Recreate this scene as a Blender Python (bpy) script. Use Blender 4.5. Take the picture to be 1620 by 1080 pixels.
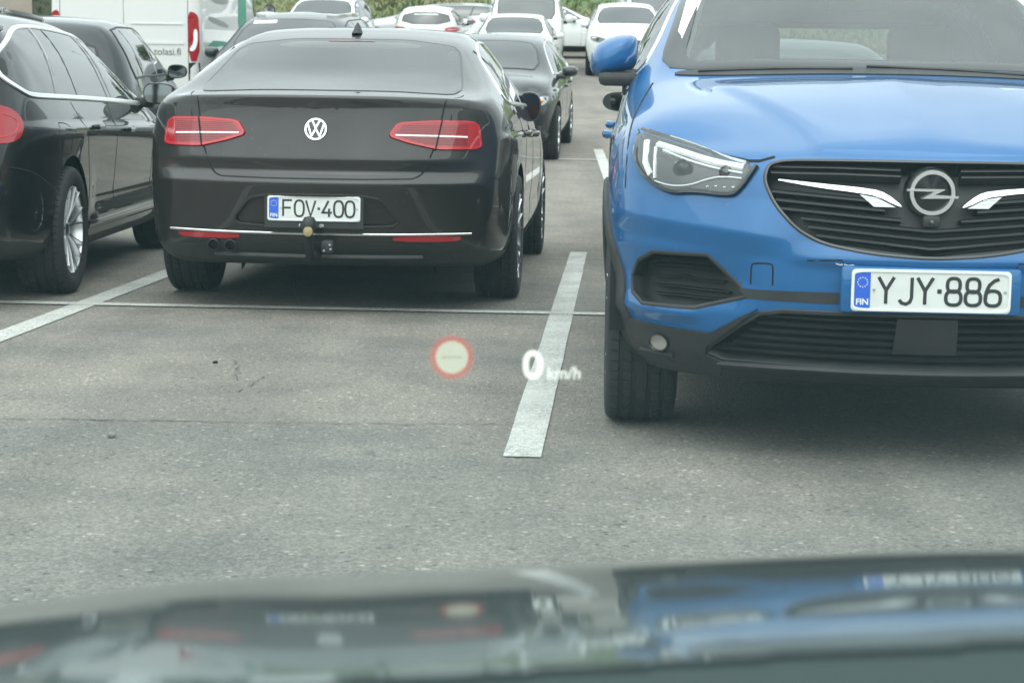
# Parking lot seen through the windscreen of a waiting car.  x = right, y = away from the camera, z = up, metres.
import bpy, bmesh, math, random
from mathutils import Vector, Matrix
from mathutils.bvhtree import BVHTree
from mathutils.geometry import delaunay_2d_cdt
R = math.radians
random.seed(7)
for o in list(bpy.data.objects):
    bpy.data.objects.remove(o)
scene = bpy.context.scene
col = scene.collection

# ------------------------------------------------------------------ camera, sky, sun, exposure
cam_data = bpy.data.cameras.new('camera')
cam = bpy.data.objects.new('camera', cam_data)
col.objects.link(cam)
cam_data.sensor_width = 36
cam_data.lens = 66.7
cam_data.clip_start = 0.05
cam_data.clip_end = 2000
cam.matrix_world = Matrix.Translation((0, 0, 1.06)) @ Matrix.Rotation(R(90 - 7.41), 4, 'X') @ Matrix.Rotation(R(0.9), 4, 'Z')
cam_data.dof.use_dof = True
cam_data.dof.focus_distance = 7.0
cam_data.dof.aperture_fstop = 9.0
scene.camera = cam

SUN_EL, SUN_AZ = R(58), R(190)          # veiled sun behind the camera, above an even cloud cover
world = bpy.data.worlds.new('World')
scene.world = world
world.use_nodes = True
wn, wl = world.node_tree.nodes, world.node_tree.links
wn.clear()
w_out = wn.new('ShaderNodeOutputWorld')
w_bg = wn.new('ShaderNodeBackground')
w_sky = wn.new('ShaderNodeTexSky')
w_sky.sky_type = 'NISHITA'
w_sky.sun_disc = False
w_sky.sun_elevation = SUN_EL
w_sky.sun_rotation = SUN_AZ
w_sky.air_density = 1.0
w_sky.dust_density = 9.0
w_sky.ozone_density = 1.0
w_hsv = wn.new('ShaderNodeHueSaturation')
w_hsv.inputs['Saturation'].default_value = 0.22      # a closed cloud cover has hardly any blue left
wl.new(w_sky.outputs[0], w_hsv.inputs['Color'])
w_tc = wn.new('ShaderNodeTexCoord')
w_no = wn.new('ShaderNodeTexNoise')
w_no.inputs['Scale'].default_value = 3.2
w_no.inputs['Detail'].default_value = 5
w_mr = wn.new('ShaderNodeMapRange')
w_mr.inputs['From Min'].default_value = 0.3
w_mr.inputs['From Max'].default_value = 0.7
w_mr.inputs['To Min'].default_value = 0.74
w_mr.inputs['To Max'].default_value = 1.20
w_mul = wn.new('ShaderNodeMixRGB')
w_mul.blend_type = 'MULTIPLY'
w_mul.inputs[0].default_value = 1
w_sep = wn.new('ShaderNodeSeparateXYZ')
wl.new(w_tc.outputs['Generated'], w_sep.inputs[0])
w_el = wn.new('ShaderNodeMapRange')          # overcast sky, brightest overhead
w_el.inputs['From Min'].default_value = 0.0
w_el.inputs['From Max'].default_value = 1.0
w_el.inputs['To Min'].default_value = 0.66
w_el.inputs['To Max'].default_value = 1.0
wl.new(w_sep.outputs['Z'], w_el.inputs['Value'])
w_cl = wn.new('ShaderNodeMixRGB')
w_cl.blend_type = 'MULTIPLY'
w_cl.inputs[0].default_value = 1
w_cl.inputs[1].default_value = (6.2, 6.4, 6.5, 1)
wl.new(w_el.outputs[0], w_cl.inputs[2])
w_cov = wn.new('ShaderNodeMixRGB')
w_cov.inputs[0].default_value = 0.85
wl.new(w_tc.outputs['Generated'], w_no.inputs['Vector'])
wl.new(w_no.outputs['Fac'], w_mr.inputs['Value'])
wl.new(w_hsv.outputs[0], w_cov.inputs[1])
wl.new(w_cl.outputs[0], w_cov.inputs[2])
wl.new(w_cov.outputs[0], w_mul.inputs[1])
wl.new(w_mr.outputs[0], w_mul.inputs[2])
wl.new(w_mul.outputs[0], w_bg.inputs['Color'])
w_bg.inputs['Strength'].default_value = 0.15
wl.new(w_bg.outputs[0], w_out.inputs['Surface'])

sun_data = bpy.data.lights.new('sun', 'SUN')
sun_data.energy = 0.95
sun_data.angle = R(110)
sun_data.color = (1.0, 0.97, 0.92)
sun = bpy.data.objects.new('sun', sun_data)
col.objects.link(sun)
sdir = Vector((math.sin(SUN_AZ) * math.cos(SUN_EL), math.cos(SUN_AZ) * math.cos(SUN_EL), math.sin(SUN_EL)))
sun.rotation_euler = sdir.to_track_quat('Z', 'Y').to_euler()
sun.location = (0, 0, 30)

vs = scene.view_settings
vs.view_transform = 'Standard'
vs.look = 'None'
vs.gamma = 1.0
vs.use_curve_mapping = False
vs.exposure = 1.25

# ------------------------------------------------------------------ materials
def new_mat(name):
    m = bpy.data.materials.new(name)
    m.use_nodes = True
    nt = m.node_tree
    return m, nt.nodes, nt.links, nt.nodes['Principled BSDF']

def principled(name, base, rough=0.5, metal=0.0, coat=0.0, ior=1.5, spec=0.5, coat_rough=0.03):
    m, n, l, b = new_mat(name)
    b.inputs['Base Color'].default_value = (*base, 1)
    b.inputs['Roughness'].default_value = rough
    b.inputs['Metallic'].default_value = metal
    b.inputs['Coat Weight'].default_value = coat
    b.inputs['Coat Roughness'].default_value = coat_rough
    b.inputs['IOR'].default_value = ior
    b.inputs['Specular IOR Level'].default_value = spec
    return m

def noise_fac(n, l, scale, detail=4, lo=0.3, hi=0.7, a=0.0, b=1.0, coord='Object', rough=0.55):
    tc = n.new('ShaderNodeTexCoord')
    no = n.new('ShaderNodeTexNoise')
    no.inputs['Scale'].default_value = scale
    no.inputs['Detail'].default_value = detail
    no.inputs['Roughness'].default_value = rough
    mr = n.new('ShaderNodeMapRange')
    mr.inputs['From Min'].default_value = lo
    mr.inputs['From Max'].default_value = hi
    mr.inputs['To Min'].default_value = a
    mr.inputs['To Max'].default_value = b
    l.new(tc.outputs[coord], no.inputs['Vector'])
    l.new(no.outputs['Fac'], mr.inputs['Value'])
    return mr.outputs[0]

def mixcol(n, l, fac, c1, c2, blend='MIX'):
    mx = n.new('ShaderNodeMixRGB')
    mx.blend_type = blend
    for i, v in ((0, fac), (1, c1), (2, c2)):
        if hasattr(v, 'is_linked') or hasattr(v, 'links'):
            l.new(v, mx.inputs[i])
        elif i == 0:
            mx.inputs[0].default_value = v
        else:
            mx.inputs[i].default_value = (*v, 1)
    return mx.outputs[0]

def paint(name, base, metal=0.0, rough=0.35, coat=1.0, dust=0.03, spec=0.15, haze=0.0, cior=1.45):
    """car paint: pigment or flake base under clear coat, a little road dust in the coat"""
    m, n, l, b = new_mat(name)
    f = noise_fac(n, l, 3.0, 6, 0.35, 0.75, 0.0, dust)
    c = mixcol(n, l, f, base, (0.22, 0.21, 0.19))
    tc = n.new('ShaderNodeTexCoord')
    vo = n.new('ShaderNodeTexVoronoi')
    vo.inputs['Scale'].default_value = 26
    l.new(tc.outputs['Object'], vo.inputs['Vector'])
    sp = n.new('ShaderNodeMapRange')
    sp.inputs['From Min'].default_value = .05
    sp.inputs['From Max'].default_value = .10
    sp.inputs['To Min'].default_value = .35
    sp.inputs['To Max'].default_value = 0.0
    l.new(vo.outputs['Distance'], sp.inputs['Value'])
    pick = noise_fac(n, l, 9.0, 2, .55, .62, 0.0, 1.0)
    mu = n.new('ShaderNodeMath'); mu.operation = 'MULTIPLY'
    l.new(sp.outputs[0], mu.inputs[0]); l.new(pick, mu.inputs[1])
    l.new(mixcol(n, l, mu.outputs[0], c, (0.20, 0.20, 0.18)), b.inputs['Base Color'])
    b.inputs['Metallic'].default_value = metal
    b.inputs['Roughness'].default_value = rough
    b.inputs['Coat Weight'].default_value = coat
    b.inputs['Specular IOR Level'].default_value = spec
    b.inputs['Coat IOR'].default_value = cior
    g = noise_fac(n, l, 5.0, 5, 0.4, 0.8, haze, haze + 0.035)
    l.new(g, b.inputs['Coat Roughness'])
    return m

def rubber(name, base, rough=0.75):
    m, n, l, b = new_mat(name)
    f = noise_fac(n, l, 9.0, 6, 0.35, 0.75, 0.0, 0.35)
    l.new(mixcol(n, l, f, base, (base[0] * 2.4 + .01, base[1] * 2.3 + .01, base[2] * 2.1 + .01)), b.inputs['Base Color'])
    b.inputs['Roughness'].default_value = rough
    return m

def clear_glass(name, tint=(0.60, 0.67, 0.65), ior=2.2):
    m, n, l, b = new_mat(name)
    n.remove(b)
    out = n['Material Output']
    tr = n.new('ShaderNodeBsdfTransparent')
    tr.inputs[0].default_value = (*tint, 1)
    gl = n.new('ShaderNodeBsdfGlossy')
    gl.inputs['Roughness'].default_value = 0.015
    fr = n.new('ShaderNodeFresnel')
    fr.inputs['IOR'].default_value = ior
    mx = n.new('ShaderNodeMixShader')
    l.new(fr.outputs[0], mx.inputs[0])
    l.new(tr.outputs[0], mx.inputs[1])
    l.new(gl.outputs[0], mx.inputs[2])
    l.new(mx.outputs[0], out.inputs['Surface'])
    return m

def emitter(name, c, s, cover=0.75):
    """projected light: glows over what lies behind it"""
    m, n, l, b = new_mat(name)
    n.remove(b)
    em = n.new('ShaderNodeEmission')
    em.inputs['Color'].default_value = (*c, 1)
    em.inputs['Strength'].default_value = s
    tr = n.new('ShaderNodeBsdfTransparent')
    mx = n.new('ShaderNodeMixShader')
    mx.inputs[0].default_value = cover
    l.new(tr.outputs[0], mx.inputs[1])
    l.new(em.outputs[0], mx.inputs[2])
    l.new(mx.outputs[0], n['Material Output'].inputs['Surface'])
    return m

M = {}
M['umber'] = paint('umber_metallic_paint', (0.020, 0.0175, 0.0165), 0.25, 0.45)
M['black'] = paint('black_paint', (0.004, 0.0045, 0.005), 0.0, 0.4, dust=0.0)
M['midnight'] = paint('midnight_paint', (0.006, 0.008, 0.011), 0.0, 0.4, dust=0.01)
M['graphite'] = paint('graphite_paint', (0.022, 0.026, 0.03), 0.2, 0.45, dust=.02)
M['slate'] = paint('slate_paint', (0.016, 0.019, 0.022), 0.2, 0.45, dust=.02)
M['blue'] = paint('blue_metallic_paint', (0.011, 0.098, 0.262), 0.10, 0.45, dust=0.0)
M['white'] = paint('white_paint', (0.62, 0.63, 0.62), 0.0, 0.45, coat=0.8, dust=0.03)
M['silver'] = paint('silver_paint', (0.36, 0.37, 0.38), 0.5, 0.4)
M['bonnet'] = paint('dark_bonnet_paint', (0.036, 0.044, 0.044), 0.0, 0.5, dust=0.08, haze=.05, cior=1.36, spec=.05)
M['chrome'] = principled('chrome', (0.80, 0.81, 0.82), 0.24, 1.0)
M['bright'] = principled('bright_trim', (0.85, 0.86, 0.86), 0.38, 1.0)
M['alu'] = principled('alloy', (0.55, 0.56, 0.57), 0.28, 1.0)
M['dark_alu'] = principled('dark_alloy', (0.12, 0.12, 0.125), 0.35, 0.8)
M['glass'] = principled('dark_window_glass', (0.012, 0.016, 0.017), 0.02, 0.0, ior=2.0)
M['privacy'] = principled('privacy_glass', (0.006, 0.008, 0.009), 0.02, 0.0, ior=1.85)
M['clear'] = clear_glass('clear_window_glass')
M['lamp_clear'] = clear_glass('lamp_cover', (0.97, 0.98, 0.98), 1.35)
M['frit'] = principled('black_glass_border', (0.012, 0.012, 0.013), 0.08)
M['plastic'] = rubber('black_plastic', (0.016, 0.016, 0.017), 0.55)
M['gloss_black'] = principled('gloss_black', (0.008, 0.008, 0.009), 0.08, coat=0.5)
M['reflection_band'] = principled('dark_reflection_tone', (0.034, 0.042, 0.041), 0.8, spec=.1)
M['tyre'] = rubber('tyre_rubber', (0.016, 0.016, 0.017), 0.8)
M['seam'] = principled('panel_gap', (0.004, 0.004, 0.004), 0.9)
M['liner'] = principled('wheel_liner', (0.006, 0.006, 0.006), 0.95)
M['red'] = principled('red_lamp', (0.31, 0.007, 0.013), 0.06, coat=0.6)
M['dark_red'] = principled('dark_red_lamp', (0.10, 0.004, 0.007), 0.1, coat=0.6)
M['bright_red'] = principled('bright_red_lamp', (0.42, 0.012, 0.022), 0.1, coat=0.6)
M['lamp_white'] = principled('lamp_white', (0.82, 0.84, 0.84), 0.25)
M['lamp_dark'] = principled('lamp_inside', (0.125, 0.13, 0.132), 0.35, 0.2)
M['lamp_grey'] = principled('lamp_reflector', (0.42, 0.43, 0.44), 0.2, 0.9)
M['fog_glass'] = principled('fog_lens', (0.26, 0.25, 0.23), 0.12, 0.3, coat=.6)
M['lens'] = principled('projector_lens', (0.06, 0.065, 0.068), 0.08, coat=.5)
M['orange'] = principled('amber_lamp', (0.7, 0.25, 0.03), 0.12)
M['plate'] = rubber('plate_white', (0.30, 0.31, 0.30), 0.4)
M['plate_rim'] = principled('plate_rim', (0.66, 0.67, 0.66), 0.35)
M['plate_blue'] = principled('plate_blue', (0.02, 0.10, 0.52), 0.4)
M['ink'] = principled('plate_ink', (0.02, 0.022, 0.022), 0.45)
M['print_white'] = principled('print_white', (0.7, 0.72, 0.72), 0.5)
M['print_green'] = principled('print_green', (0.03, 0.26, 0.17), 0.45)
M['print_grey'] = principled('print_grey', (0.22, 0.23, 0.23), 0.45)
M['print_dark'] = principled('print_dark', (0.09, 0.095, 0.095), 0.45)
M['seat'] = principled('seat_cloth', (0.03, 0.031, 0.033), 0.9)
M['dash'] = principled('dash_plastic', (0.035, 0.036, 0.037), 0.7)
M['brass'] = principled('tow_brass', (0.45, 0.38, 0.2), 0.35, 0.9)
M['sticker'] = principled('sticker', (0.75, 0.78, 0.78), 0.5)
M['steel'] = principled('galvanised_steel', (0.45, 0.46, 0.46), 0.45, 0.8)
def _plain_white(m, c):
    b = m.node_tree.nodes['Principled BSDF']
    for k in list(b.inputs['Base Color'].links):
        m.node_tree.links.remove(k)
    n, l = m.node_tree.nodes, m.node_tree.links
    f = noise_fac(n, l, 22.0, 5, 0.45, 0.8, 0.0, 0.25)
    l.new(mixcol(n, l, f, c, (0.34, 0.33, 0.30)), b.inputs['Base Color'])
_plain_white(M['plate'], (0.60, 0.62, 0.60))

# ------------------------------------------------------------------ mesh helpers
def mesh_obj(name, verts, faces, mat, parent=None, smooth=True, sharp=38):
    me = bpy.data.meshes.new(name)
    me.from_pydata([tuple(v) for v in verts], [], faces)
    me.validate()
    return link(name, me, mat, parent, smooth, sharp)

def link(name, me, mat, parent=None, smooth=True, sharp=38):
    if mat is not None and not me.materials:
        me.materials.append(mat)
    if smooth and len(me.polygons):
        me.polygons.foreach_set('use_smooth', [True] * len(me.polygons))
        if sharp:
            me.set_sharp_from_angle(angle=R(sharp))
    me.update()
    o = bpy.data.objects.new(name, me)
    col.objects.link(o)
    if parent is not None:
        o.parent = parent
    return o

def bm_obj(name, bm, mat, parent=None, smooth=True, sharp=38):
    bmesh.ops.recalc_face_normals(bm, faces=bm.faces)
    me = bpy.data.meshes.new(name)
    bm.to_mesh(me)
    bm.free()
    return link(name, me, mat, parent, smooth, sharp)

def tag(o, label=None, cat=None, group=None, kind=None):
    for k, v in (('label', label), ('category', cat), ('group', group), ('kind', kind)):
        if v:
            o[k] = v
    return o

def empty(name, loc=(0, 0, 0), yaw=0.0, pitch=0.0):
    o = bpy.data.objects.new(name, None)
    o.empty_display_size = 0.2
    o.location = loc
    o.rotation_euler = (pitch, 0, yaw)
    col.objects.link(o)
    return o

def bm_box(bm, c, s, bevel=0.0, rot=None):
    """box centred at c with size s (bevelled)"""
    r = bmesh.ops.create_cube(bm, size=1.0)
    vs_ = r['verts']
    bmesh.ops.scale(bm, vec=s, verts=vs_)
    if bevel > 0:
        es = list({e for v in vs_ for e in v.link_edges})
        rr = bmesh.ops.bevel(bm, geom=es, offset=bevel, segments=2, affect='EDGES', profile=0.5)
        vs_ = list({v for f in rr['faces'] for v in f.verts} | {v for v in vs_ if v.is_valid})
        # take everything connected
        seen = set(vs_)
        st = list(vs_)
        while st:
            v = st.pop()
            for e in v.link_edges:
                w = e.other_vert(v)
                if w not in seen:
                    seen.add(w); st.append(w)
        vs_ = list(seen)
    if rot is not None:
        bmesh.ops.rotate(bm, cent=(0, 0, 0), matrix=rot, verts=vs_)
    bmesh.ops.translate(bm, vec=c, verts=vs_)

def box_obj(name, c, s, mat, parent=None, bevel=0.01, rot=None):
    bm = bmesh.new()
    bm_box(bm, c, s, bevel, rot)
    return bm_obj(name, bm, mat, parent)

def lathe(profile, segs, axis='x', centre=(0, 0, 0), closed=False, skip=None):
    """profile: list of (radius, along)"""
    vs_, fs = [], []
    n = len(profile)
    angs = [2 * math.pi * i / segs for i in range(segs)] if not hasattr(segs, '__len__') else segs
    m = len(angs)
    for i, a in enumerate(angs):
        for j, (r, t) in enumerate(profile):
            rr = r if skip is None else skip(i, j, r)
            c, s = math.cos(a) * rr, math.sin(a) * rr
            p = {'x': (t, c, s), 'y': (c, t, s), 'z': (c, s, t)}[axis]
            vs_.append((p[0] + centre[0], p[1] + centre[1], p[2] + centre[2]))
    for i in range(m):
        i2 = (i + 1) % m
        for j in range(n if closed else n - 1):
            j2 = (j + 1) % n
            fs.append((i * n + j, i2 * n + j, i2 * n + j2, i * n + j2))
    return vs_, fs

def join_geo(*geos):
    V, F = [], []
    for v, f in geos:
        k = len(V)
        V += list(v)
        F += [tuple(i + k for i in q) for q in f]
    return V, F

def tube(pts, r, n=8, closed=False):
    """round tube along a polyline, r a number or a list"""
    pts = [Vector(p) for p in pts]
    m = len(pts)
    V, F = [], []
    up = Vector((0, 0, 1))
    for i, p in enumerate(pts):
        a = pts[(i - 1) % m] if (closed or i) else pts[i]
        b = pts[(i + 1) % m] if (closed or i < m - 1) else pts[i]
        t = (b - a).normalized()
        s = t.cross(up)
        if s.length < 1e-3:
            s = t.cross(Vector((0, 1, 0)))
        s.normalize()
        q = s.cross(t)
        rr = r[i] if hasattr(r, '__len__') else r
        for k in range(n):
            an = 2 * math.pi * k / n
            V.append(p + s * math.cos(an) * rr + q * math.sin(an) * rr)
    for i in range(m if closed else m - 1):
        i2 = (i + 1) % m
        for k in range(n):
            k2 = (k + 1) % n
            F.append((i * n + k, i * n + k2, i2 * n + k2, i2 * n + k))
    if not closed:
        F.append(tuple(range(n))[::-1])
        F.append(tuple((m - 1) * n + k for k in range(n)))
    return V, F

def chaikin(p, it=2, closed=True, w=0.25):
    p = [Vector(q) for q in p]
    for _ in range(it):
        q = []
        n = len(p)
        for i in range(n if closed else n - 1):
            a, b = p[i], p[(i + 1) % n]
            q += [a.lerp(b, w), a.lerp(b, 1 - w)]
        if not closed:
            q = [p[0]] + q + [p[-1]]
        p = q
    return p

def resample(p, step, closed=False):
    p = [Vector(q) for q in p]
    out = []
    n = len(p)
    for i in range(n if closed else n - 1):
        a, b = p[i], p[(i + 1) % n]
        k = max(1, int(math.ceil((b - a).length / step)))
        out += [a.lerp(b, j / k) for j in range(k)]
    if not closed:
        out.append(p[-1])
    return out

def inside(pt, poly):
    x, y = pt[0], pt[1]
    c = False
    n = len(poly)
    j = n - 1
    for i in range(n):
        xi, yi = poly[i][0], poly[i][1]
        xj, yj = poly[j][0], poly[j][1]
        if (yi > y) != (yj > y) and x < (xj - xi) * (y - yi) / (yj - yi) + xi:
            c = not c
        j = i
    return c

def seg_near(pt, poly, closed=True):
    best = None
    n = len(poly)
    for i in range(n if closed else n - 1):
        a, b = Vector(poly[i][:2]), Vector(poly[(i + 1) % n][:2])
        d = b - a
        t = 0 if d.length_squared < 1e-12 else max(0, min(1, (Vector(pt[:2]) - a).dot(d) / d.length_squared))
        q = a + d * t
        e = (Vector(pt[:2]) - q).length
        if best is None or e < best[0]:
            best = (e, q)
    return best

def lin(pts, y):
    if y <= pts[0][0]:
        return pts[0][1:]
    for a, b in zip(pts, pts[1:]):
        if y <= b[0]:
            t = (y - a[0]) / (b[0] - a[0])
            return tuple(p + (q - p) * t for p, q in zip(a[1:], b[1:]))
    return pts[-1][1:]

def frame_of(c, u, v, n):
    c, u, v, n = Vector(c), Vector(u), Vector(v), Vector(n)
    return lambda a, b, d=0.0: c + u * a + v * b + n * d

# ---- lettering
def loop_pts(cx, cy, rx, ry, n=20, e=2.6):
    out = []
    for i in range(n):
        a = 2 * math.pi * i / n
        ca, sa = math.cos(a), math.sin(a)
        out.append((cx + rx * math.copysign(abs(ca) ** (2 / e), ca), cy + ry * math.copysign(abs(sa) ** (2 / e), sa)))
    return out

GLYPH = {
    'F': ([[(0, 0), (0, 1), (.56, 1)], [(0.02, .53), (.48, .53)]], .60),
    'O': ([(loop_pts(.29, .5, .29, .5),)], .58),
    '0': ([(loop_pts(.29, .5, .29, .5),)], .58),
    'V': ([[(0, 1), (.3, 0.02), (.6, 1)]], .60),
    'Y': ([[(0, 1), (.29, .5), (.58, 1)], [(.29, .5), (.29, 0)]], .58),
    'J': ([[(.5, 1), (.5, .24), (.44, .08), (.3, 0.0), (.14, .04), (.04, .16)]], .54),
    '4': ([[(.40, 1), (.02, .26), (.62, .26)], [(.44, .52), (.44, 0)]], .62),
    '8': ([(loop_pts(.28, .745, .235, .255),), (loop_pts(.28, .265, .28, .265),)], .56),
    '6': ([(loop_pts(.29, .28, .28, .28),), [(.02, .26), (.04, .5), (.14, .76), (.32, .93), (.50, 1.0)]], .58),
    '.': ([[(.02, .5), (.12, .5)]], .16),
}

def stroke(P, pts, w, h, closed):
    pts = [Vector(p) for p in pts]
    n = len(pts)
    V, F = [], []
    for i in range(n):
        a = pts[(i - 1) % n] if (closed or i) else None
        b = pts[(i + 1) % n] if (closed or i < n - 1) else None
        t1 = (pts[i] - a).normalized() if a is not None else None
        t2 = (b - pts[i]).normalized() if b is not None else None
        t = ((t1 or t2) + (t2 or t1)).normalized()
        s = Vector((-t.y, t.x))
        ref = t1 or t2
        k = 1 / max(0.45, s.dot(Vector((-ref.y, ref.x))))
        for o_, hh in ((-.5, 0), (-.40, h), (.40, h), (.5, 0)):
            q = pts[i] + s * o_ * w * k
            V.append(P(q.x, q.y, hh))
    for i in range(n if closed else n - 1):
        i2 = (i + 1) % n
        for k in range(3):
            F.append((i * 4 + k, i2 * 4 + k, i2 * 4 + k + 1, i * 4 + k + 1))
    if not closed:
        F += [(0, 1, 2, 3), ((n - 1) * 4 + 3, (n - 1) * 4 + 2, (n - 1) * 4 + 1, (n - 1) * 4)]
    return V, F

def plate_text(P, text, x0, x1, y0, hgt, sw):
    widths = [GLYPH[c][1] for c in text]
    k = hgt
    gap = ((x1 - x0) - sum(widths) * k) / max(1, len(text) - 1)
    x = x0
    geos = []
    hh = 0.0026
    for c in text:
        for s in GLYPH[c][0]:
            closed = isinstance(s, tuple)
            pts = s[0] if closed else s
            if c == '.':
                pts = [(.0, .5), (.16, .5)]
            hh += 0.0001
            geos.append(stroke(P, [(x + a * k, y0 + b * k) for a, b in pts], sw * (1.25 if c == '.' else 1), hh, closed))
        x += GLYPH[c][1] * k + gap
    return join_geo(*geos)

def text_geo(s, P, size, x, y, d, align='LEFT', weight=0.0, shear=0.0):
    cu = bpy.data.curves.new('lettering_curve', 'FONT')
    cu.body = s
    cu.size = size
    cu.align_x = align
    cu.offset = weight
    cu.shear = shear
    cu.resolution_u = 4
    o = bpy.data.objects.new('lettering_tmp', cu)
    col.objects.link(o)
    dg = bpy.context.evaluated_depsgraph_get()
    me = bpy.data.meshes.new_from_object(o.evaluated_get(dg))
    V = [P(v.co.x + x, v.co.y + y, d) for v in me.vertices]
    F = [tuple(p.vertices) for p in me.polygons]
    bpy.data.objects.remove(o)
    bpy.data.meshes.remove(me)
    bpy.data.curves.remove(cu)
    return V, F

# ------------------------------------------------------------------ car bodies: a control cage of body sections, smoothed
COLS = [-1, -.80, -.44, 0, .44, .80, 1]
VIEWS = {'R': (Vector((4, 0, 0)), Vector((-1, 0, 0))), 'L': (Vector((-4, 0, 0)), Vector((1, 0, 0))),
         'rear': (Vector((0, -4, 0)), Vector((0, 1, 0))), 'front': (Vector((0, 10, 0)), Vector((0, -1, 0))),
         'top': (Vector((0, 0, 5)), Vector((0, 0, -1)))}

def to3(view, p):
    if view in 'RL':
        return Vector((0, p[0], p[1]))
    if view == 'top':
        return Vector((p[0], p[1], 0))
    return Vector((p[0], 0, p[1]))

def to2(view, v):
    if view in 'RL':
        return (v.y, v.z)
    if view == 'top':
        return (v.x, v.y)
    return (v.x, v.z)

class Car:
    def __init__(self, name, label, cat, loc, yaw, pitch=0.0, group=None, scale=(1, 1, 1)):
        self.root = empty(name, loc, yaw, pitch)
        self.root.scale = scale
        tag(self.root, label, cat, group)
        self.cuts = []

    def build(self, T, mat, lvl=3, name='body', sculpt=None):
        """T: template dict with rows[8] of (y,w,z), top (y,z), rear[8], front[8] of (z,y,w,bow), stations, wheels"""
        self.T = T
        st = T['stations']
        N, K, I = len(st) + 2, 8, 7
        pw = T.get('crown', 2.2)
        def pos(i, j, k):
            c = COLS[i]
            if j in (0, N - 1):
                z, y, w, bow = (T['rear'] if j == 0 else T['front'])[k]
                y = y + (bow if j == 0 else -bow) * abs(c) ** 2.3
                if k == 7:
                    z += T.get('lip_crown', (0.03, 0.03))[0 if j == 0 else 1] * (1 - abs(c) ** pw)
                return (c * w, y, z)
            y = st[j - 1]
            w, z = lin(T['rows'][k], y)
            if k == 7:
                zt = lin(T['top'], y)[0]
                z = z + (zt - z) * (1 - abs(c) ** pw)
            return (c * w, y, z)
        idx, verts = {}, []
        for i in range(I):
            for j in range(N):
                for k in range(K):
                    if i in (0, I - 1) or j in (0, N - 1) or k in (0, K - 1):
                        idx[i, j, k] = len(verts)
                        verts.append(pos(i, j, k))
        fs = []
        for j in range(N - 1):
            for k in range(K - 1):
                fs.append((idx[I-1, j, k], idx[I-1, j+1, k], idx[I-1, j+1, k+1], idx[I-1, j, k+1]))
                fs.append((idx[0, j, k], idx[0, j, k+1], idx[0, j+1, k+1], idx[0, j+1, k]))
            for i in range(I - 1):
                fs.append((idx[i, j, K-1], idx[i+1, j, K-1], idx[i+1, j+1, K-1], idx[i, j+1, K-1]))
                fs.append((idx[i, j, 0], idx[i, j+1, 0], idx[i+1, j+1, 0], idx[i+1, j, 0]))
        for i in range(I - 1):
            for k in range(K - 1):
                fs.append((idx[i, 0, k], idx[i+1, 0, k], idx[i+1, 0, k+1], idx[i, 0, k+1]))
                fs.append((idx[i, N-1, k], idx[i, N-1, k+1], idx[i+1, N-1, k+1], idx[i+1, N-1, k]))
        me = bpy.data.meshes.new('cage')
        me.from_pydata(verts, [], fs)
        cr = me.attributes.new('crease_edge', 'FLOAT', 'EDGE')
        want = {}
        for (face, k), val in T.get('crease', {}).items():
            if face == 'side':
                for j in range(N - 1):
                    for i in (0, I - 1):
                        want[frozenset((idx[i, j, k], idx[i, j+1, k]))] = val
            else:
                j = 0 if face == 'rear' else N - 1
                for i in range(I - 1):
                    want[frozenset((idx[i, j, k], idx[i+1, j, k]))] = val
        for e in me.edges:
            v = want.get(frozenset(e.vertices))
            if v:
                cr.data[e.index].value = v
        o = bpy.data.objects.new('cage', me)
        col.objects.link(o)
        md = o.modifiers.new('s', 'SUBSURF')
        md.levels = lvl
        md.render_levels = lvl
        dg = bpy.context.evaluated_depsgraph_get()
        m2 = bpy.data.meshes.new_from_object(o.evaluated_get(dg))
        bpy.data.objects.remove(o)
        bpy.data.meshes.remove(me)
        self.bm = bmesh.new()
        self.bm.from_mesh(m2)
        bpy.data.meshes.remove(m2)
        if sculpt:
            for v in self.bm.verts:
                v.co = sculpt(v.co)
        bmesh.ops.recalc_face_normals(self.bm, faces=self.bm.faces)
        self.bm.normal_update()
        self.vn = [v.normal.copy() for v in self.bm.verts]
        self.vc = [v.co.copy() for v in self.bm.verts]
        self.fv = [tuple(v.index for v in f.verts) for f in self.bm.faces]
        self.bvh = BVHTree.FromPolygons(self.vc, self.fv)
        self.mat = mat
        self.body_name = name
        return self

    def smooth_normal(self, p, fi):
        n = Vector((0, 0, 0))
        for vi in self.fv[fi]:
            n += self.vn[vi] / ((self.vc[vi] - p).length + 1e-4)
        return n.normalized()

    def hit(self, view, p):
        o, d = VIEWS[view]
        q = o + to3(view, p)
        loc, n, fi, _ = self.bvh.ray_cast(q, d)
        if loc is None:
            # beside the silhouette: march towards the body and take the closest point
            loc, n, fi, _ = self.bvh.find_nearest(to3(view, p) + (o.normalized() * 0.8 if view in 'RL' else Vector((0, .2 if view == 'rear' else 4.2, 0)) if view != 'top' else Vector((0, 0, 1))))
        return loc, self.smooth_normal(loc, fi)

    def cut(self, view, poly):
        """open the skin inside a polygon and draw the edge of the hole onto its outline"""
        o, d = VIEWS[view]
        poly = [tuple(p) for p in poly]
        self.bm.normal_update()
        xs = [p[0] for p in poly]; ys = [p[1] for p in poly]
        bb = (min(xs), max(xs), min(ys), max(ys))
        dele = []
        for f in self.bm.faces:
            if f.normal.dot(d) > -0.08:
                continue
            c = f.calc_center_median()
            if view == 'R' and c.x < 0 or view == 'L' and c.x > 0 or view == 'top' and c.z < .6:
                continue
            p = to2(view, c)
            if bb[0] <= p[0] <= bb[1] and bb[2] <= p[1] <= bb[3] and inside(p, poly):
                dele.append(f)
        ds = set(dele)
        rim = {v for f in dele for v in f.verts if any(g not in ds for g in v.link_faces)}
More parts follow.
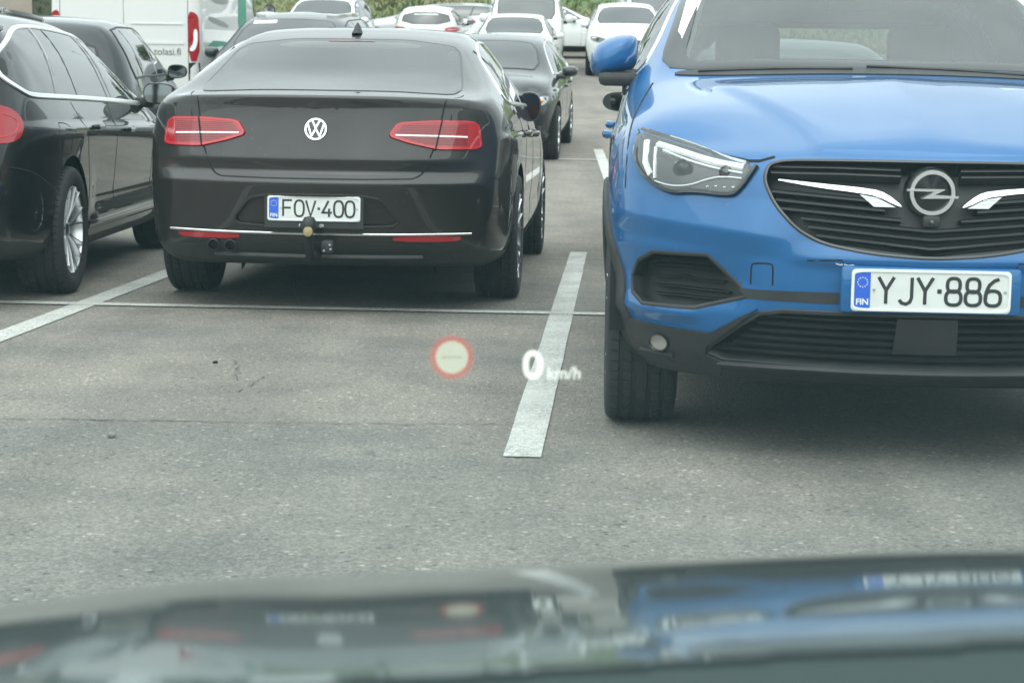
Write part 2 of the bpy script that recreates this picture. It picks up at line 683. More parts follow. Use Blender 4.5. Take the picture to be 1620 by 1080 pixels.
        bmesh.ops.delete(self.bm, geom=dele, context='FACES')
        for v in rim:
            if v.is_valid:
                e, q = seg_near(to2(view, v.co), poly)
                if e < 0.07:
                    loc, n = self.hit(view, q)
                    if (loc - v.co).length < 0.2:
                        v.co = loc

    def arch(self, yc, zc, r, xin=0.5):
        """open a wheel arch"""
        dele = [f for f in self.bm.faces if abs(f.calc_center_median().x) > xin and
                math.hypot(f.calc_center_median().y - yc, f.calc_center_median().z - zc) < r and f.calc_center_median().z < zc + r]
        ds = set(dele)
        rim = {v for f in dele for v in f.verts if any(g not in ds for g in v.link_faces)}
        bmesh.ops.delete(self.bm, geom=dele, context='FACES')
        for v in rim:
            if v.is_valid:
                d = math.hypot(v.co.y - yc, v.co.z - zc)
                if d > r * 0.75:
                    v.co.y = yc + (v.co.y - yc) * r / d
                    v.co.z = zc + (v.co.z - zc) * r / d
        for s in (-1, 1):
            prof = [(r - 0.004, s * (xin - .05)), (r - 0.002, s * self.side_at(yc, zc + r * .9, 0.02))]
            angs = [R(-2) + R(184) * i / 28 for i in range(29)]
            V, F = [], []
            for a in angs:
                for (rr, t) in prof:
                    V.append((t, yc + math.cos(a) * rr, zc + math.sin(a) * rr))
            for i in range(28):
                F.append((2 * i, 2 * i + 1, 2 * i + 3, 2 * i + 2))
            # inner wall
            k = len(V)
            V.append((prof[0][1], yc, zc))
            for i in range(28):
                F.append((k, 2 * i, 2 * i + 2))
            mesh_obj('wheel_arch_liner', V, F, M['liner'], self.root)

    def side_at(self, y, z, inset=0.0):
        return self.hit('R', (y, z))[0].x - inset

    def finish(self):
        bm = self.bm
        loose = [v for v in bm.verts if not v.link_faces]
        bmesh.ops.delete(bm, geom=loose, context='VERTS')
        me = bpy.data.meshes.new(self.body_name)
        bm.to_mesh(me)
        bm.free()
        me.materials.append(self.mat)
        me.materials.append(M['plastic'])
        low = getattr(self, 'low', None)
        for p in me.polygons:
            if (p.normal.z < -.45 and p.center.z < .33) or (low is not None and p.center.z < low(p.center)):
                p.material_index = 1
        self.body = link(self.body_name, me, None, self.root, True, 50)
        return self.body

    # --- parts laid on the skin
    def panel(self, name, view, poly, mat, off=0.004, th=0.012, res=0.06, parent=None, it=2):
        poly = chaikin(poly, it) if it else [Vector(p) for p in poly]
        b = resample([p.to_2d() for p in poly], res, True)
        bl = []
        for p in b:
            if not bl or (p - bl[-1]).length > 1e-4:
                bl.append(p)
        b = bl
        nb = len(b)
        pts = list(b)
        x0, x1 = min(p.x for p in b), max(p.x for p in b)
        y0, y1 = min(p.y for p in b), max(p.y for p in b)
        nx, ny = max(1, int((x1 - x0) / res)), max(1, int((y1 - y0) / res))
        for i in range(1, nx):
            for j in range(1, ny):
                p = Vector((x0 + (x1 - x0) * (i + .5 * (j % 2)) / nx, y0 + (y1 - y0) * j / ny))
                if inside(p, b) and seg_near(p, b)[0] > res * 0.45:
                    pts.append(p)
        r = delaunay_2d_cdt(pts, [], [list(range(nb))], 1, 1e-5)
        pv, pf = r[0], r[2]
        V, Nn = [], []
        for p in pv:
            loc, n = self.hit(view, p)
            V.append(loc + n * off)
            Nn.append(n)
        F = [tuple(f) for f in pf]
        d = VIEWS[view][1]
        G = []
        for f in F:
            a, b_, c = V[f[0]], V[f[1]], V[f[2]]
            G.append(f if (b_ - a).cross(c - a).dot(d) < 0 else f[::-1])
        F = G
        cnt = {}
        for f in F:
            for i in range(len(f)):
                e = (f[i], f[(i + 1) % len(f)])
                cnt[frozenset(e)] = None if frozenset(e) in cnt else e
        n0 = len(V)
        mp = {}
        for e in [e for e in cnt.values() if e]:
            for q in e:
                if q not in mp:
                    mp[q] = len(V)
                    V.append(V[q] - Nn[q] * th)
            F.append((e[1], e[0], mp[e[0]], mp[e[1]]))
        return mesh_obj(name, V, F, mat, parent or self.root)

    def ribbon(self, name, view, pts, mat, width=0.01, h=0.004, closed=False, parent=None, step=0.05, it=0, base=-0.003, taper=None):
        if it:
            pts = chaikin(pts, it, closed)
        p2 = resample([Vector(p).to_2d() for p in pts], step, closed)
        P, Nn = [], []
        for p in p2:
            loc, n = self.hit(view, p)
            P.append(loc); Nn.append(n)
        m = len(P)
        V, F = [], []
        for i in range(m):
            a = P[(i - 1) % m] if (closed or i) else P[i]
            b = P[(i + 1) % m] if (closed or i < m - 1) else P[i]
            t = (b - a).normalized()
            s = Nn[i].cross(t).normalized()
            w = width * (taper(i / max(1, m - 1)) if taper else 1)
            for o_, hh in ((-.5, base), (-.5, h * .5), (-.3, h), (.3, h), (.5, h * .5), (.5, base)):
                V.append(P[i] + s * (o_ * w) + Nn[i] * hh)
        for i in range(m if closed else m - 1):
            i2 = (i + 1) % m
            for k in range(5):
                F.append((i * 6 + k, i * 6 + k + 1, i2 * 6 + k + 1, i2 * 6 + k))
        if not closed:
            F += [tuple(range(6))[::-1], tuple((m - 1) * 6 + k for k in range(6))]
        return mesh_obj(name, V, F, mat, parent or self.root)

    def seam(self, view, pts, it=0, width=0.006, closed=False, name='panel_gap'):
        return self.ribbon(name, view, pts, M['seam'], width, 0.0012, closed, it=it)

    def pair(self, fn, name, pts, *a, **k):
        """the same part on both flanks (side view) or mirrored across the middle (front and rear views)"""
        out = []
        if k.get('view') == 'side':
            k.pop('view')
            for v in 'RL':
                out.append(fn(name, v, pts, *a, **k))
        else:
            v = k.pop('view')
            out.append(fn(name, v, pts, *a, **k))
            out.append(fn(name, v, [(-p[0], p[1]) for p in pts][::-1], *a, **k))
        return out

    # --- assembled parts
    def wheels(self, yr, yf, Rt, track, width, style=0, rim=None, steer=0.0, lo=False, arch=None):
        arch = arch or Rt + 0.045
        for yc in (yr, yf):
            self.arch(yc, Rt + 0.01, arch)
        for yc in (yr, yf):
            for s in (-1, 1):
                wheel(self.root, (s * track, yc, Rt), s, Rt, width, style, rim or M['alu'], steer if yc == yf else 0, lo)

    def mirror(self, s, pos, size, mat, glass_back=True, foot=None, tilt=0.0, glass=None):
        """door mirror on side s; pos = centre, size = (wide, deep, high)"""
        w, dp, hh = size
        cage = []
        for j, (y, k) in enumerate(((0, .90), (.45, 1.0), (.85, .72), (1.0, .35))):
            for (a, b) in ((-.5, -.42), (-.1, -.5), (.42, -.40), (.52, .05), (.40, .40), (0, .5), (-.5, .42), (-.52, 0)):
                cage.append((s * a * w * k, (y - .5) * dp, b * hh * k + tilt * a * w))
        F = []
        for j in range(3):
            for i in range(8):
                F.append((j * 8 + i, j * 8 + (i + 1) % 8, (j + 1) * 8 + (i + 1) % 8, (j + 1) * 8 + i))
        F.append(tuple(range(8))[::-1])
        F.append(tuple(24 + i for i in range(8)))
        me = bpy.data.meshes.new('mirror')
        me.from_pydata([(p[0] + pos[0], p[1] + pos[1], p[2] + pos[2]) for p in cage], [], F)
        o = bpy.data.objects.new('t', me)
        col.objects.link(o)
        md = o.modifiers.new('s', 'SUBSURF'); md.levels = 2; md.render_levels = 2
        m2 = bpy.data.meshes.new_from_object(o.evaluated_get(bpy.context.evaluated_depsgraph_get()))
        bpy.data.objects.remove(o); bpy.data.meshes.remove(me)
        bm = bmesh.new(); bm.from_mesh(m2); bpy.data.meshes.remove(m2)
        h = bm_obj('door_mirror', bm, mat, self.root)
        # glass facing backwards
        pts = chaikin([(s * a * w * .80, b * hh * .80 + tilt * a * w * .8) for (a, b) in ((-.5, -.42), (-.1, -.5), (.42, -.40), (.52, .05), (.40, .40), (0, .5), (-.5, .42))], 2)
        yb = pos[1] - dp * .40
        V = [(p.x + pos[0], yb - .016 + .16 * s * p.x, p.y + pos[2]) for p in pts] + [(p.x + pos[0], yb + .03, p.y + pos[2]) for p in pts]
        n = len(pts)
        mesh_obj('mirror_glass', V, [tuple(range(n))] + [(i, (i + 1) % n, n + (i + 1) % n, n + i) for i in range(n)], glass or M['mirror'], h)
        V = [((p.x) * 1.12 + pos[0], yb - .004, p.y * 1.12 + pos[2]) for p in pts] + [(p.x * 1.12 + pos[0], yb + .03, p.y * 1.12 + pos[2]) for p in pts]
        mesh_obj('mirror_rim', V, [tuple(range(n))] + [(i, (i + 1) % n, n + (i + 1) % n, n + i) for i in range(n)], M['plastic'], h)
        if foot:
            fx, fy, fz = foot
            bm = bmesh.new()
            a = Vector((pos[0] - s * w * .35, pos[1], pos[2] - hh * .42))
            b = Vector((fx, fy, fz))
            c = (a + b) / 2
            bm_box(bm, c, (abs(a.x - b.x) + .06, dp * .55, abs(a.z - b.z) + .05), .015)
            bm_obj('mirror_foot', bm, M['plastic'], h)
        return h

    def plate(self, c, face, text, w=0.442, hgt=0.118, tilt=0.0, band=True, name='license_plate'):
        s = -1 if face == 'rear' else 1
        n = Vector((0, s * math.cos(tilt), math.sin(tilt)))
        v = Vector((0, -s * math.sin(tilt), math.cos(tilt)))
        u = v.cross(n)
        P = frame_of(c, u, v, n)
        def rr(wd, hd, r, d0, d1, k=5):
            pts = []
            for cx, cy, a0 in ((wd/2-r, hd/2-r, 0), (-wd/2+r, hd/2-r, 90), (-wd/2+r, -hd/2+r, 180), (wd/2-r, -hd/2+r, 270)):
                for i in range(k):
                    a = R(a0 + 90 * i / (k - 1))
                    pts.append((cx + r * math.cos(a), cy + r * math.sin(a)))
            m = len(pts)
            V = [P(a, b, d1) for a, b in pts] + [P(a, b, d0) for a, b in pts]
            return V, [tuple(range(m))] + [(i, m + i, m + (i + 1) % m, (i + 1) % m) for i in range(m)]
        pl = mesh_obj(name, *rr(w, hgt, .012, -.012, .002), M['plate'], self.root, sharp=30)
        # pressed white rim
        a = loop_pts(0, 0, w / 2 - .004, hgt / 2 - .004, 40, 12)
        mesh_obj('plate_rim', *stroke(P, a, .009, .0052, True), M['plate_rim'], pl)
        if band:
            V = [P(x, y, .0032) for x, y in ((-w/2+.009, -hgt/2+.009), (-w/2+.053, -hgt/2+.009), (-w/2+.053, hgt/2-.009), (-w/2+.009, hgt/2-.009))]
            mesh_obj('country_band', V, [(0, 1, 2, 3)], M['plate_blue'], pl, False)
            mesh_obj('country_code', *text_geo('FIN', P, .024, -w/2+.031, -hgt/2+.018, .0046, 'CENTER', .0006), M['print_white'], pl, False)
            st = []
            for i in range(12):
                an = 2 * math.pi * i / 12
                cx, cy = -w/2+.031 + .0135 * math.cos(an), .022 + .0135 * math.sin(an)
                st.append(([P(cx + .0026 * math.cos(R(90 + 36 * q)) * (1 if q % 2 == 0 else .42), cy + .0026 * math.sin(R(90 + 36 * q)) * (1 if q % 2 == 0 else .42), .0046) for q in range(10)], [tuple(range(10))]))
            mesh_obj('star_ring', *join_geo(*st), M['print_white'], pl, False)
        x0 = -w / 2 + (.075 if band else .03)
        mesh_obj('plate_lettering', *plate_text(P, text, x0, w / 2 - .028, -.0375, .075, .0115), M['ink'], pl)
        for sx in (-w/2+.063, w/2-.016):
            V, F = lathe([(0.0, .0055), (.004, .005), (.0045, .002)], 10, 'y')
            mesh_obj('plate_screw', [P(sx + q[0], .002 + q[2], q[1]) for q in V], F, M['steel'], pl)
        return pl

def wheel(parent, c, s, Rt, width, style, rim_mat, steer, lo):
    """alloy wheel with tyre: s = +1 on the car's right"""
    rr = Rt * .70 if style != 3 else Rt * .66
    h = width / 2
    segs = 20 if lo else 40
    # ---- rim
    prof = [(rr * 1.0, h * .86), (rr * .985, h * .92), (rr * .95, h * .90), (rr * .93, h * .78), (rr * .90, h * .30), (rr * .88, -h * .3)]
    V, F = lathe([(r, s * t) for r, t in prof], segs)
    geos = [(V, F)]
    n = {0: 5, 1: 10, 2: 7, 3: 9}[style]
    for k in range(n):
        a0 = 2 * math.pi * k / n + .3
        for da, wd in ((-.13, .16), (.13, .16)) if style in (0, 2) else ((0, .26 if style == 1 else .34),):
            v = []
            for (r, hw, x) in ((rr * .16, wd * .75, .50), (rr * .45, wd * .62, .66), (rr * .96, wd * .50, .86)):
                ang = a0 + da * (r / rr) * (1.5 if style in (0, 2) else 1)
                er = Vector((0, math.cos(ang), math.sin(ang)))
                et = Vector((0, -math.sin(ang), math.cos(ang)))
                w2 = hw * rr * (.26 if style != 3 else .30)
                for q, xx in ((-1, 0), (-.55, .035), (.55, .035), (1, 0)):
                    v.append(er * r + et * (q * w2) + Vector((s * (h * x + xx * .45), 0, 0)))
                for q in (1, -1):
                    v.append(er * r + et * (q * w2 * .8) + Vector((s * (h * x - .04), 0, 0)))
            f = []
            for j in range(2):
                for q in range(6):
                    f.append((j * 6 + q, j * 6 + (q + 1) % 6, (j + 1) * 6 + (q + 1) % 6, (j + 1) * 6 + q))
            geos.append((v, f))
    geos.append(lathe([(0.0, s * (h * .72)), (rr * .13, s * h * .72), (rr * .20, s * h * .62), (rr * .24, s * h * .45), (rr * .24, s * h * .1)], 16))
    V, F = join_geo(*geos)
    rot = Matrix.Rotation(steer, 3, 'Z')
    mv = lambda V: [rot @ Vector(v) + Vector(c) for v in V]
    o = mesh_obj('wheel', mv(V), F, rim_mat, parent)
    # ---- tyre
    g = .007
    p = [(rr * .99, .88), (rr * 1.03, .96), (Rt * .86, 1.02), (Rt * .94, .98), (Rt * .975, .90), (Rt * .992, .78)]
    tread = []
    if not lo:
        for t in (.58, .22, -.22, -.58):
            tread += [(Rt, t + .09), (Rt - g, t + .06), (Rt - g, t - .06), (Rt, t - .09)]
    else:
        tread = [(Rt, .4), (Rt, -.4)]
    prof = p + tread + [(r, -t) for r, t in reversed(p)]
    if lo:
        angs = 28
        skip = None
    else:
        angs = []
        nb = 60
        for i in range(nb):
            a = 2 * math.pi * i / nb
            angs += [a, a + 2 * math.pi / nb * .76, a + 2 * math.pi / nb * .80, a + 2 * math.pi / nb * .96]
        def skip(i, j, r):
            if i % 4 in (2, 3) and (5 <= j <= 6 or len(prof) - 7 <= j <= len(prof) - 6 or 9 <= j <= 10 or 17 <= j <= 18):
                return r - .005
            return r
    V, F = lathe([(r, s * t * h) for r, t in prof], angs, skip=skip)
    # flattened contact patch
    V = [(v[0], v[1], max(v[2], -Rt + .006)) for v in V]
    mesh_obj('tyre', mv(V), F, M['tyre'], o, sharp=50)
    V, F = lathe([(0.02, s * h * .05), (rr * .62, s * h * .05), (rr * .62, -s * h * .1)], 24)
    V2, F2 = lathe([(rr * .6, -s * h * .12), (rr * .9, -s * h * .14)], 24)
    mesh_obj('brake_disc', mv(V + V2), F + [tuple(i + len(V) for i in f) for f in F2], M['dark_alu'], o)
    return o

M['mirror'] = principled('mirror_glass', (0.30, 0.33, 0.33), 0.02, 1.0)

# ------------------------------------------------------------------ body templates (y = 0 at the rear end, metres)
SEDAN = dict(
    ws=(3.53, 2.78), stations=[.46, .66, .98, 1.35, 1.8, 2.3, 2.8, 3.2, 3.55, 3.9, 4.22],
    rows=[
        [(.1, .72, .22), (1, .80, .18), (3.7, .80, .18), (4.6, .70, .2)],
        [(.1, .83, .30), (.6, .885, .27), (1.1, .90, .26), (3.7, .90, .26), (4.3, .87, .26), (4.65, .75, .26)],
        [(.1, .84, .46), (.6, .895, .45), (1.1, .912, .45), (3.9, .915, .45), (4.65, .80, .42)],
        [(.1, .845, .62), (.6, .905, .62), (1.1, .922, .62), (3.9, .925, .62), (4.65, .80, .56)],
        [(.1, .84, .80), (.6, .895, .81), (1.1, .912, .81), (3.9, .905, .76), (4.65, .78, .64)],
        [(.1, .85, .965), (.6, .88, .975), (1.5, .88, .965), (3.3, .87, .93), (4.1, .83, .87), (4.65, .72, .76)],
        [(.1, .80, 1.01), (.4, .81, 1.04), (.62, .785, 1.08), (.98, .765, 1.17), (1.35, .745, 1.235), (2.3, .745, 1.23), (2.8, .765, 1.16), (3.2, .79, 1.04), (3.55, .80, .965), (4.1, .79, .905), (4.65, .68, .80)],
        [(.1, .70, 1.015), (.38, .70, 1.03), (.62, .69, 1.085), (.98, .645, 1.24), (1.35, .605, 1.375), (1.8, .60, 1.422), (2.3, .60, 1.418), (2.8, .62, 1.35), (3.2, .68, 1.15), (3.55, .71, 1.0), (4.1, .70, .93), (4.65, .58, .83)]],
    top=[(.1, 1.03), (.38, 1.05), (.62, 1.10), (.98, 1.26), (1.35, 1.395), (1.8, 1.452), (2.3, 1.458), (2.8, 1.39), (3.2, 1.19), (3.58, 1.03), (4.1, .97), (4.65, .86)],
    rear=[(.24, .16, .70, .14), (.31, .05, .785, .19), (.44, .025, .815, .22), (.635, -.012, .832, .24), (.69, .045, .832, .23), (.93, .085, .82, .25), (1.005, .075, .79, .26), (1.035, .075, .73, .24)],
    front=[(.22, 4.60, .60, .16), (.28, 4.70, .71, .24), (.42, 4.76, .77, .28), (.52, 4.77, .80, .29), (.64, 4.75, .81, .29), (.74, 4.71, .80, .30), (.785, 4.66, .73, .29), (.80, 4.58, .58, .25)],
    crease={('rear', 3): .7, ('rear', 4): .3, ('rear', 7): .35, ('side', 4): .0},
    crown=2.8, lip_crown=(.015, .04), wheels=(1.10, 3.89, .325, .805, .225))

SUV = dict(
    ws=(3.2, 2.44), stations=[.5, .92, 1.5, 2.0, 2.4, 2.8, 3.2, 3.36, 3.65, 3.92],
    rows=[
        [(.1, .72, .27), (.9, .78, .22), (3.6, .78, .22), (4.1, .74, .22)],
        [(.1, .82, .36), (.9, .895, .29), (3.6, .895, .28), (4.0, .88, .29), (4.2, .84, .30)],
        [(.1, .86, .54), (.9, .915, .52), (3.6, .92, .50), (4.0, .91, .48), (4.2, .87, .46)],
        [(.1, .87, .74), (.9, .925, .72), (3.6, .925, .70), (4.0, .915, .65), (4.2, .875, .61)],
        [(.1, .87, .92), (.9, .915, .91), (3.6, .915, .87), (4.0, .90, .81), (4.2, .86, .76)],
        [(.1, .84, 1.07), (.9, .885, 1.09), (2.8, .885, 1.065), (3.3, .885, 1.02), (3.7, .865, .98), (4.0, .875, .935), (4.2, .85, .89)],
        [(.1, .77, 1.33), (.9, .79, 1.36), (2.0, .79, 1.36), (2.4, .80, 1.30), (2.8, .82, 1.21), (3.2, .845, 1.10), (3.36, .84, 1.06), (3.7, .82, 1.015), (4.0, .825, .965), (4.2, .80, .925)],
        [(.1, .63, 1.52), (.9, .63, 1.57), (2.0, .62, 1.56), (2.4, .645, 1.50), (2.8, .69, 1.325), (3.2, .75, 1.135), (3.36, .75, 1.10), (3.7, .71, 1.05), (4.0, .70, .99), (4.2, .68, .945)]],
    top=[(.1, 1.56), (.9, 1.62), (1.8, 1.625), (2.4, 1.555), (2.8, 1.365), (3.2, 1.17), (3.36, 1.14), (3.7, 1.085), (4.0, 1.02), (4.2, .97)],
    rear=[(.28, .14, .70, .10), (.38, .02, .79, .16), (.55, .0, .83, .18), (.74, .02, .85, .20), (.92, .05, .85, .20), (1.07, .07, .82, .20), (1.32, .16, .74, .18), (1.51, .24, .60, .14)],
    front=[(.22, 4.30, .68, .20), (.29, 4.42, .76, .30), (.42, 4.485, .81, .36), (.58, 4.50, .83, .40), (.73, 4.48, .855, .41), (.84, 4.45, .845, .41), (.895, 4.41, .80, .38), (.915, 4.33, .70, .32)],
    crease={('rear', 3): .5},
    lip_crown=(.05, .02), wheels=(.92, 3.60, .345, .80, .225))

WAGON = dict(
    ws=(3.64, 2.62), stations=[.62, 1.0, 1.5, 2.1, 2.6, 3.0, 3.35, 3.7, 4.1, 4.42],
    rows=[
        [(.1, .74, .24), (1, .82, .18), (3.9, .82, .18), (4.7, .72, .2)],
        [(.1, .85, .32), (.6, .91, .26), (1.1, .915, .25), (3.9, .915, .25), (4.5, .87, .26), (4.8, .76, .27)],
        [(.1, .885, .48), (.6, .935, .46), (1.4, .94, .45), (3.9, .935, .45), (4.8, .82, .42)],
        [(.1, .84, .66), (.6, .92, .66), (1.0, .945, .66), (1.4, .935, .64), (3.9, .935, .64), (4.8, .82, .58)],
        [(.1, .83, .84), (.6, .91, .85), (1.1, .945, .85), (3.9, .93, .80), (4.8, .80, .68)],
        [(.1, .80, 1.00), (.6, .865, 1.01), (1.1, .90, 1.0), (1.5, .90, .99), (3.4, .89, .945), (4.2, .83, .87), (4.8, .72, .74)],
        [(.1, .80, 1.22), (.4, .81, 1.24), (1.1, .795, 1.27), (2.1, .785, 1.27), (2.6, .79, 1.23), (3.0, .80, 1.14), (3.35, .82, 1.03), (3.7, .82, .975), (4.2, .79, .90), (4.8, .68, .77)],
        [(.1, .66, 1.36), (.4, .66, 1.41), (1.1, .635, 1.45), (2.1, .62, 1.445), (2.6, .63, 1.40), (3.0, .66, 1.26), (3.35, .71, 1.11), (3.7, .73, 1.01), (4.2, .70, .935), (4.8, .60, .80)]],
    top=[(.1, 1.40), (.4, 1.46), (1.1, 1.505), (1.9, 1.51), (2.6, 1.45), (3.0, 1.30), (3.35, 1.15), (3.7, 1.045), (4.2, .975), (4.8, .84)],
    rear=[(.26, .14, .72, .12), (.34, .03, .82, .18), (.5, .0, .86, .22), (.70, .0, .83, .24), (.84, .04, .82, .26), (1.0, .08, .79, .26), (1.22, .22, .76, .22), (1.37, .34, .64, .16)],
    front=[(.24, 4.72, .62, .18), (.30, 4.82, .70, .28), (.44, 4.90, .76, .34), (.56, 4.92, .78, .38), (.66, 4.90, .78, .38), (.74, 4.84, .74, .38), (.775, 4.78, .68, .34), (.795, 4.70, .6, .28)],
    crease={('side', 4): .35, ('rear', 3): .5}, lip_crown=(.03, .04), wheels=(1.09, 4.06, .335, .825, .245))

VAN = dict(
    ws=(4.08, 3.34), stations=[.35, 1.0, 1.8, 2.6, 3.3, 3.7, 4.1, 4.4],
    rows=[
        [(.1, .80, .26), (1, .84, .24), (4.1, .82, .24), (4.8, .76, .24)],
        [(.1, .90, .34), (1, .94, .32), (4.1, .94, .30), (4.6, .90, .30), (4.8, .86, .30)],
        [(.1, .93, .56), (1, .965, .55), (4.1, .96, .52), (4.8, .90, .48)],
        [(.1, .94, .80), (1, .975, .80), (4.1, .965, .76), (4.8, .90, .66)],
        [(.1, .94, 1.0), (1, .97, 1.0), (4.1, .955, .92), (4.8, .88, .80)],
        [(.1, .93, 1.14), (1, .95, 1.14), (3.7, .945, 1.12), (4.1, .93, 1.08), (4.4, .89, 1.02), (4.8, .84, .92)],
        [(.1, .89, 1.52), (1, .90, 1.54), (3.0, .90, 1.54), (3.6, .88, 1.46), (4.1, .86, 1.16), (4.4, .85, 1.07), (4.8, .78, .97)],
        [(.1, .80, 1.86), (1, .80, 1.90), (2.6, .80, 1.90), (3.3, .78, 1.82), (3.7, .79, 1.55), (4.1, .80, 1.20), (4.4, .78, 1.10), (4.8, .70, .99)]],
    top=[(.1, 1.92), (1, 1.97), (2.6, 1.97), (3.3, 1.89), (3.7, 1.60), (4.1, 1.24), (4.4, 1.13), (4.8, 1.02)],
    rear=[(.30, .08, .80, .04), (.38, .0, .89, .06), (.56, .0, .92, .07), (.80, .0, .93, .07), (1.0, .01, .93, .07), (1.14, .02, .92, .07), (1.52, .05, .88, .07), (1.86, .10, .78, .06)],
    front=[(.24, 4.82, .70, .16), (.32, 4.88, .78, .22), (.46, 4.92, .83, .28), (.62, 4.92, .84, .30), (.78, 4.91, .82, .30), (.88, 4.89, .78, .30), (.93, 4.86, .72, .28), (.955, 4.82, .64, .24)],
    crease={('rear', 3): .3}, lip_crown=(.05, .03), wheels=(.95, 3.95, .335, .83, .215))

BOXVAN = dict(
    ws=(4.68, 3.96), stations=[.2, .6, 1.4, 2.4, 3.2, 3.9, 4.3, 4.7, 5.05],
    rows=[
        [(.1, .86, .34), (4.6, .86, .30), (5.4, .80, .30)],
        [(.1, .96, .46), (4.6, .98, .40), (5.4, .92, .38)],
        [(.1, 1.0, .80), (4.6, 1.0, .70), (5.4, .94, .60)],
        [(.1, 1.01, 1.05), (4.6, 1.01, .98), (5.4, .94, .80)],
        [(.1, 1.015, 1.30), (4.6, 1.0, 1.15), (5.4, .92, .98)],
        [(.1, 1.015, 1.55), (4.3, 1.0, 1.38), (4.7, .97, 1.28), (5.4, .88, 1.12)],
        [(.1, 1.0, 2.05), (3.6, 1.0, 2.05), (4.3, .93, 1.75), (4.7, .90, 1.42), (5.4, .80, 1.16)],
        [(.1, .93, 2.42), (3.2, .93, 2.42), (3.9, .88, 2.28), (4.3, .86, 1.92), (4.7, .84, 1.50), (5.1, .78, 1.28), (5.4, .72, 1.20)]],
    top=[(.1, 2.48), (3.2, 2.50), (3.9, 2.36), (4.3, 1.98), (4.7, 1.54), (5.1, 1.32), (5.4, 1.24)],
    rear=[(.36, .06, .88, .02), (.48, .0, .97, .02), (.80, .0, .995, .02), (1.05, .0, 1.0, .02), (1.30, .0, 1.005, .02), (1.55, .0, 1.0, .02), (2.05, .01, .98, .02), (2.42, .03, .92, .02)],
    front=[(.32, 5.46, .74, .14), (.42, 5.54, .82, .2), (.60, 5.58, .86, .26), (.78, 5.58, .86, .28), (.94, 5.56, .84, .28), (1.06, 5.53, .78, .28), (1.12, 5.50, .72, .26), (1.15, 5.46, .62, .24)],
    lip_crown=(.04, .03), wheels=(.95, 4.55, .345, .88, .22))

def auto_windscreen(T, cowl, head, k=0.93):
    wb, zb = lin(T['rows'][7], cowl)
    wt, zt = lin(T['rows'][7], head)
    zcb, zct = lin(T['top'], cowl)[0], lin(T['top'], head)[0]
    return [(-wb * k, zb + .035), (-wb * .5, zcb + .015), (wb * .5, zcb + .015), (wb * k, zb + .035), (wt * k, zt - .015), (wt * .5, zct - .02), (-wt * .5, zct - .02), (-wt * k, zt - .015)]

def auto_side(T, y0, y1, n=12, b=.03, t=.045):
    lo, hi = [], []
    for i in range(n + 1):
        y = y0 + (y1 - y0) * i / n
        zb, zt = lin(T['rows'][5], y)[1] + b, lin(T['rows'][7], y)[1] - t
        if zt - zb > .015:
            lo.append((y, zb)); hi.append((y, zt))
    return lo + hi[::-1]

# ------------------------------------------------------------------ the setting
GZ = [(-300, 0), (13.5, 0), (16, .04), (19, .14), (23, .32), (26, .46), (36, 1.0), (45, 1.5), (53.5, 2.06), (60, 2.45), (64, 2.6), (300, 3.5)]
def gz(y):
    return lin(GZ, y)[0]
def gpitch(y, d=2.0):
    return math.atan2(gz(y + d) - gz(y - d), 2 * d)

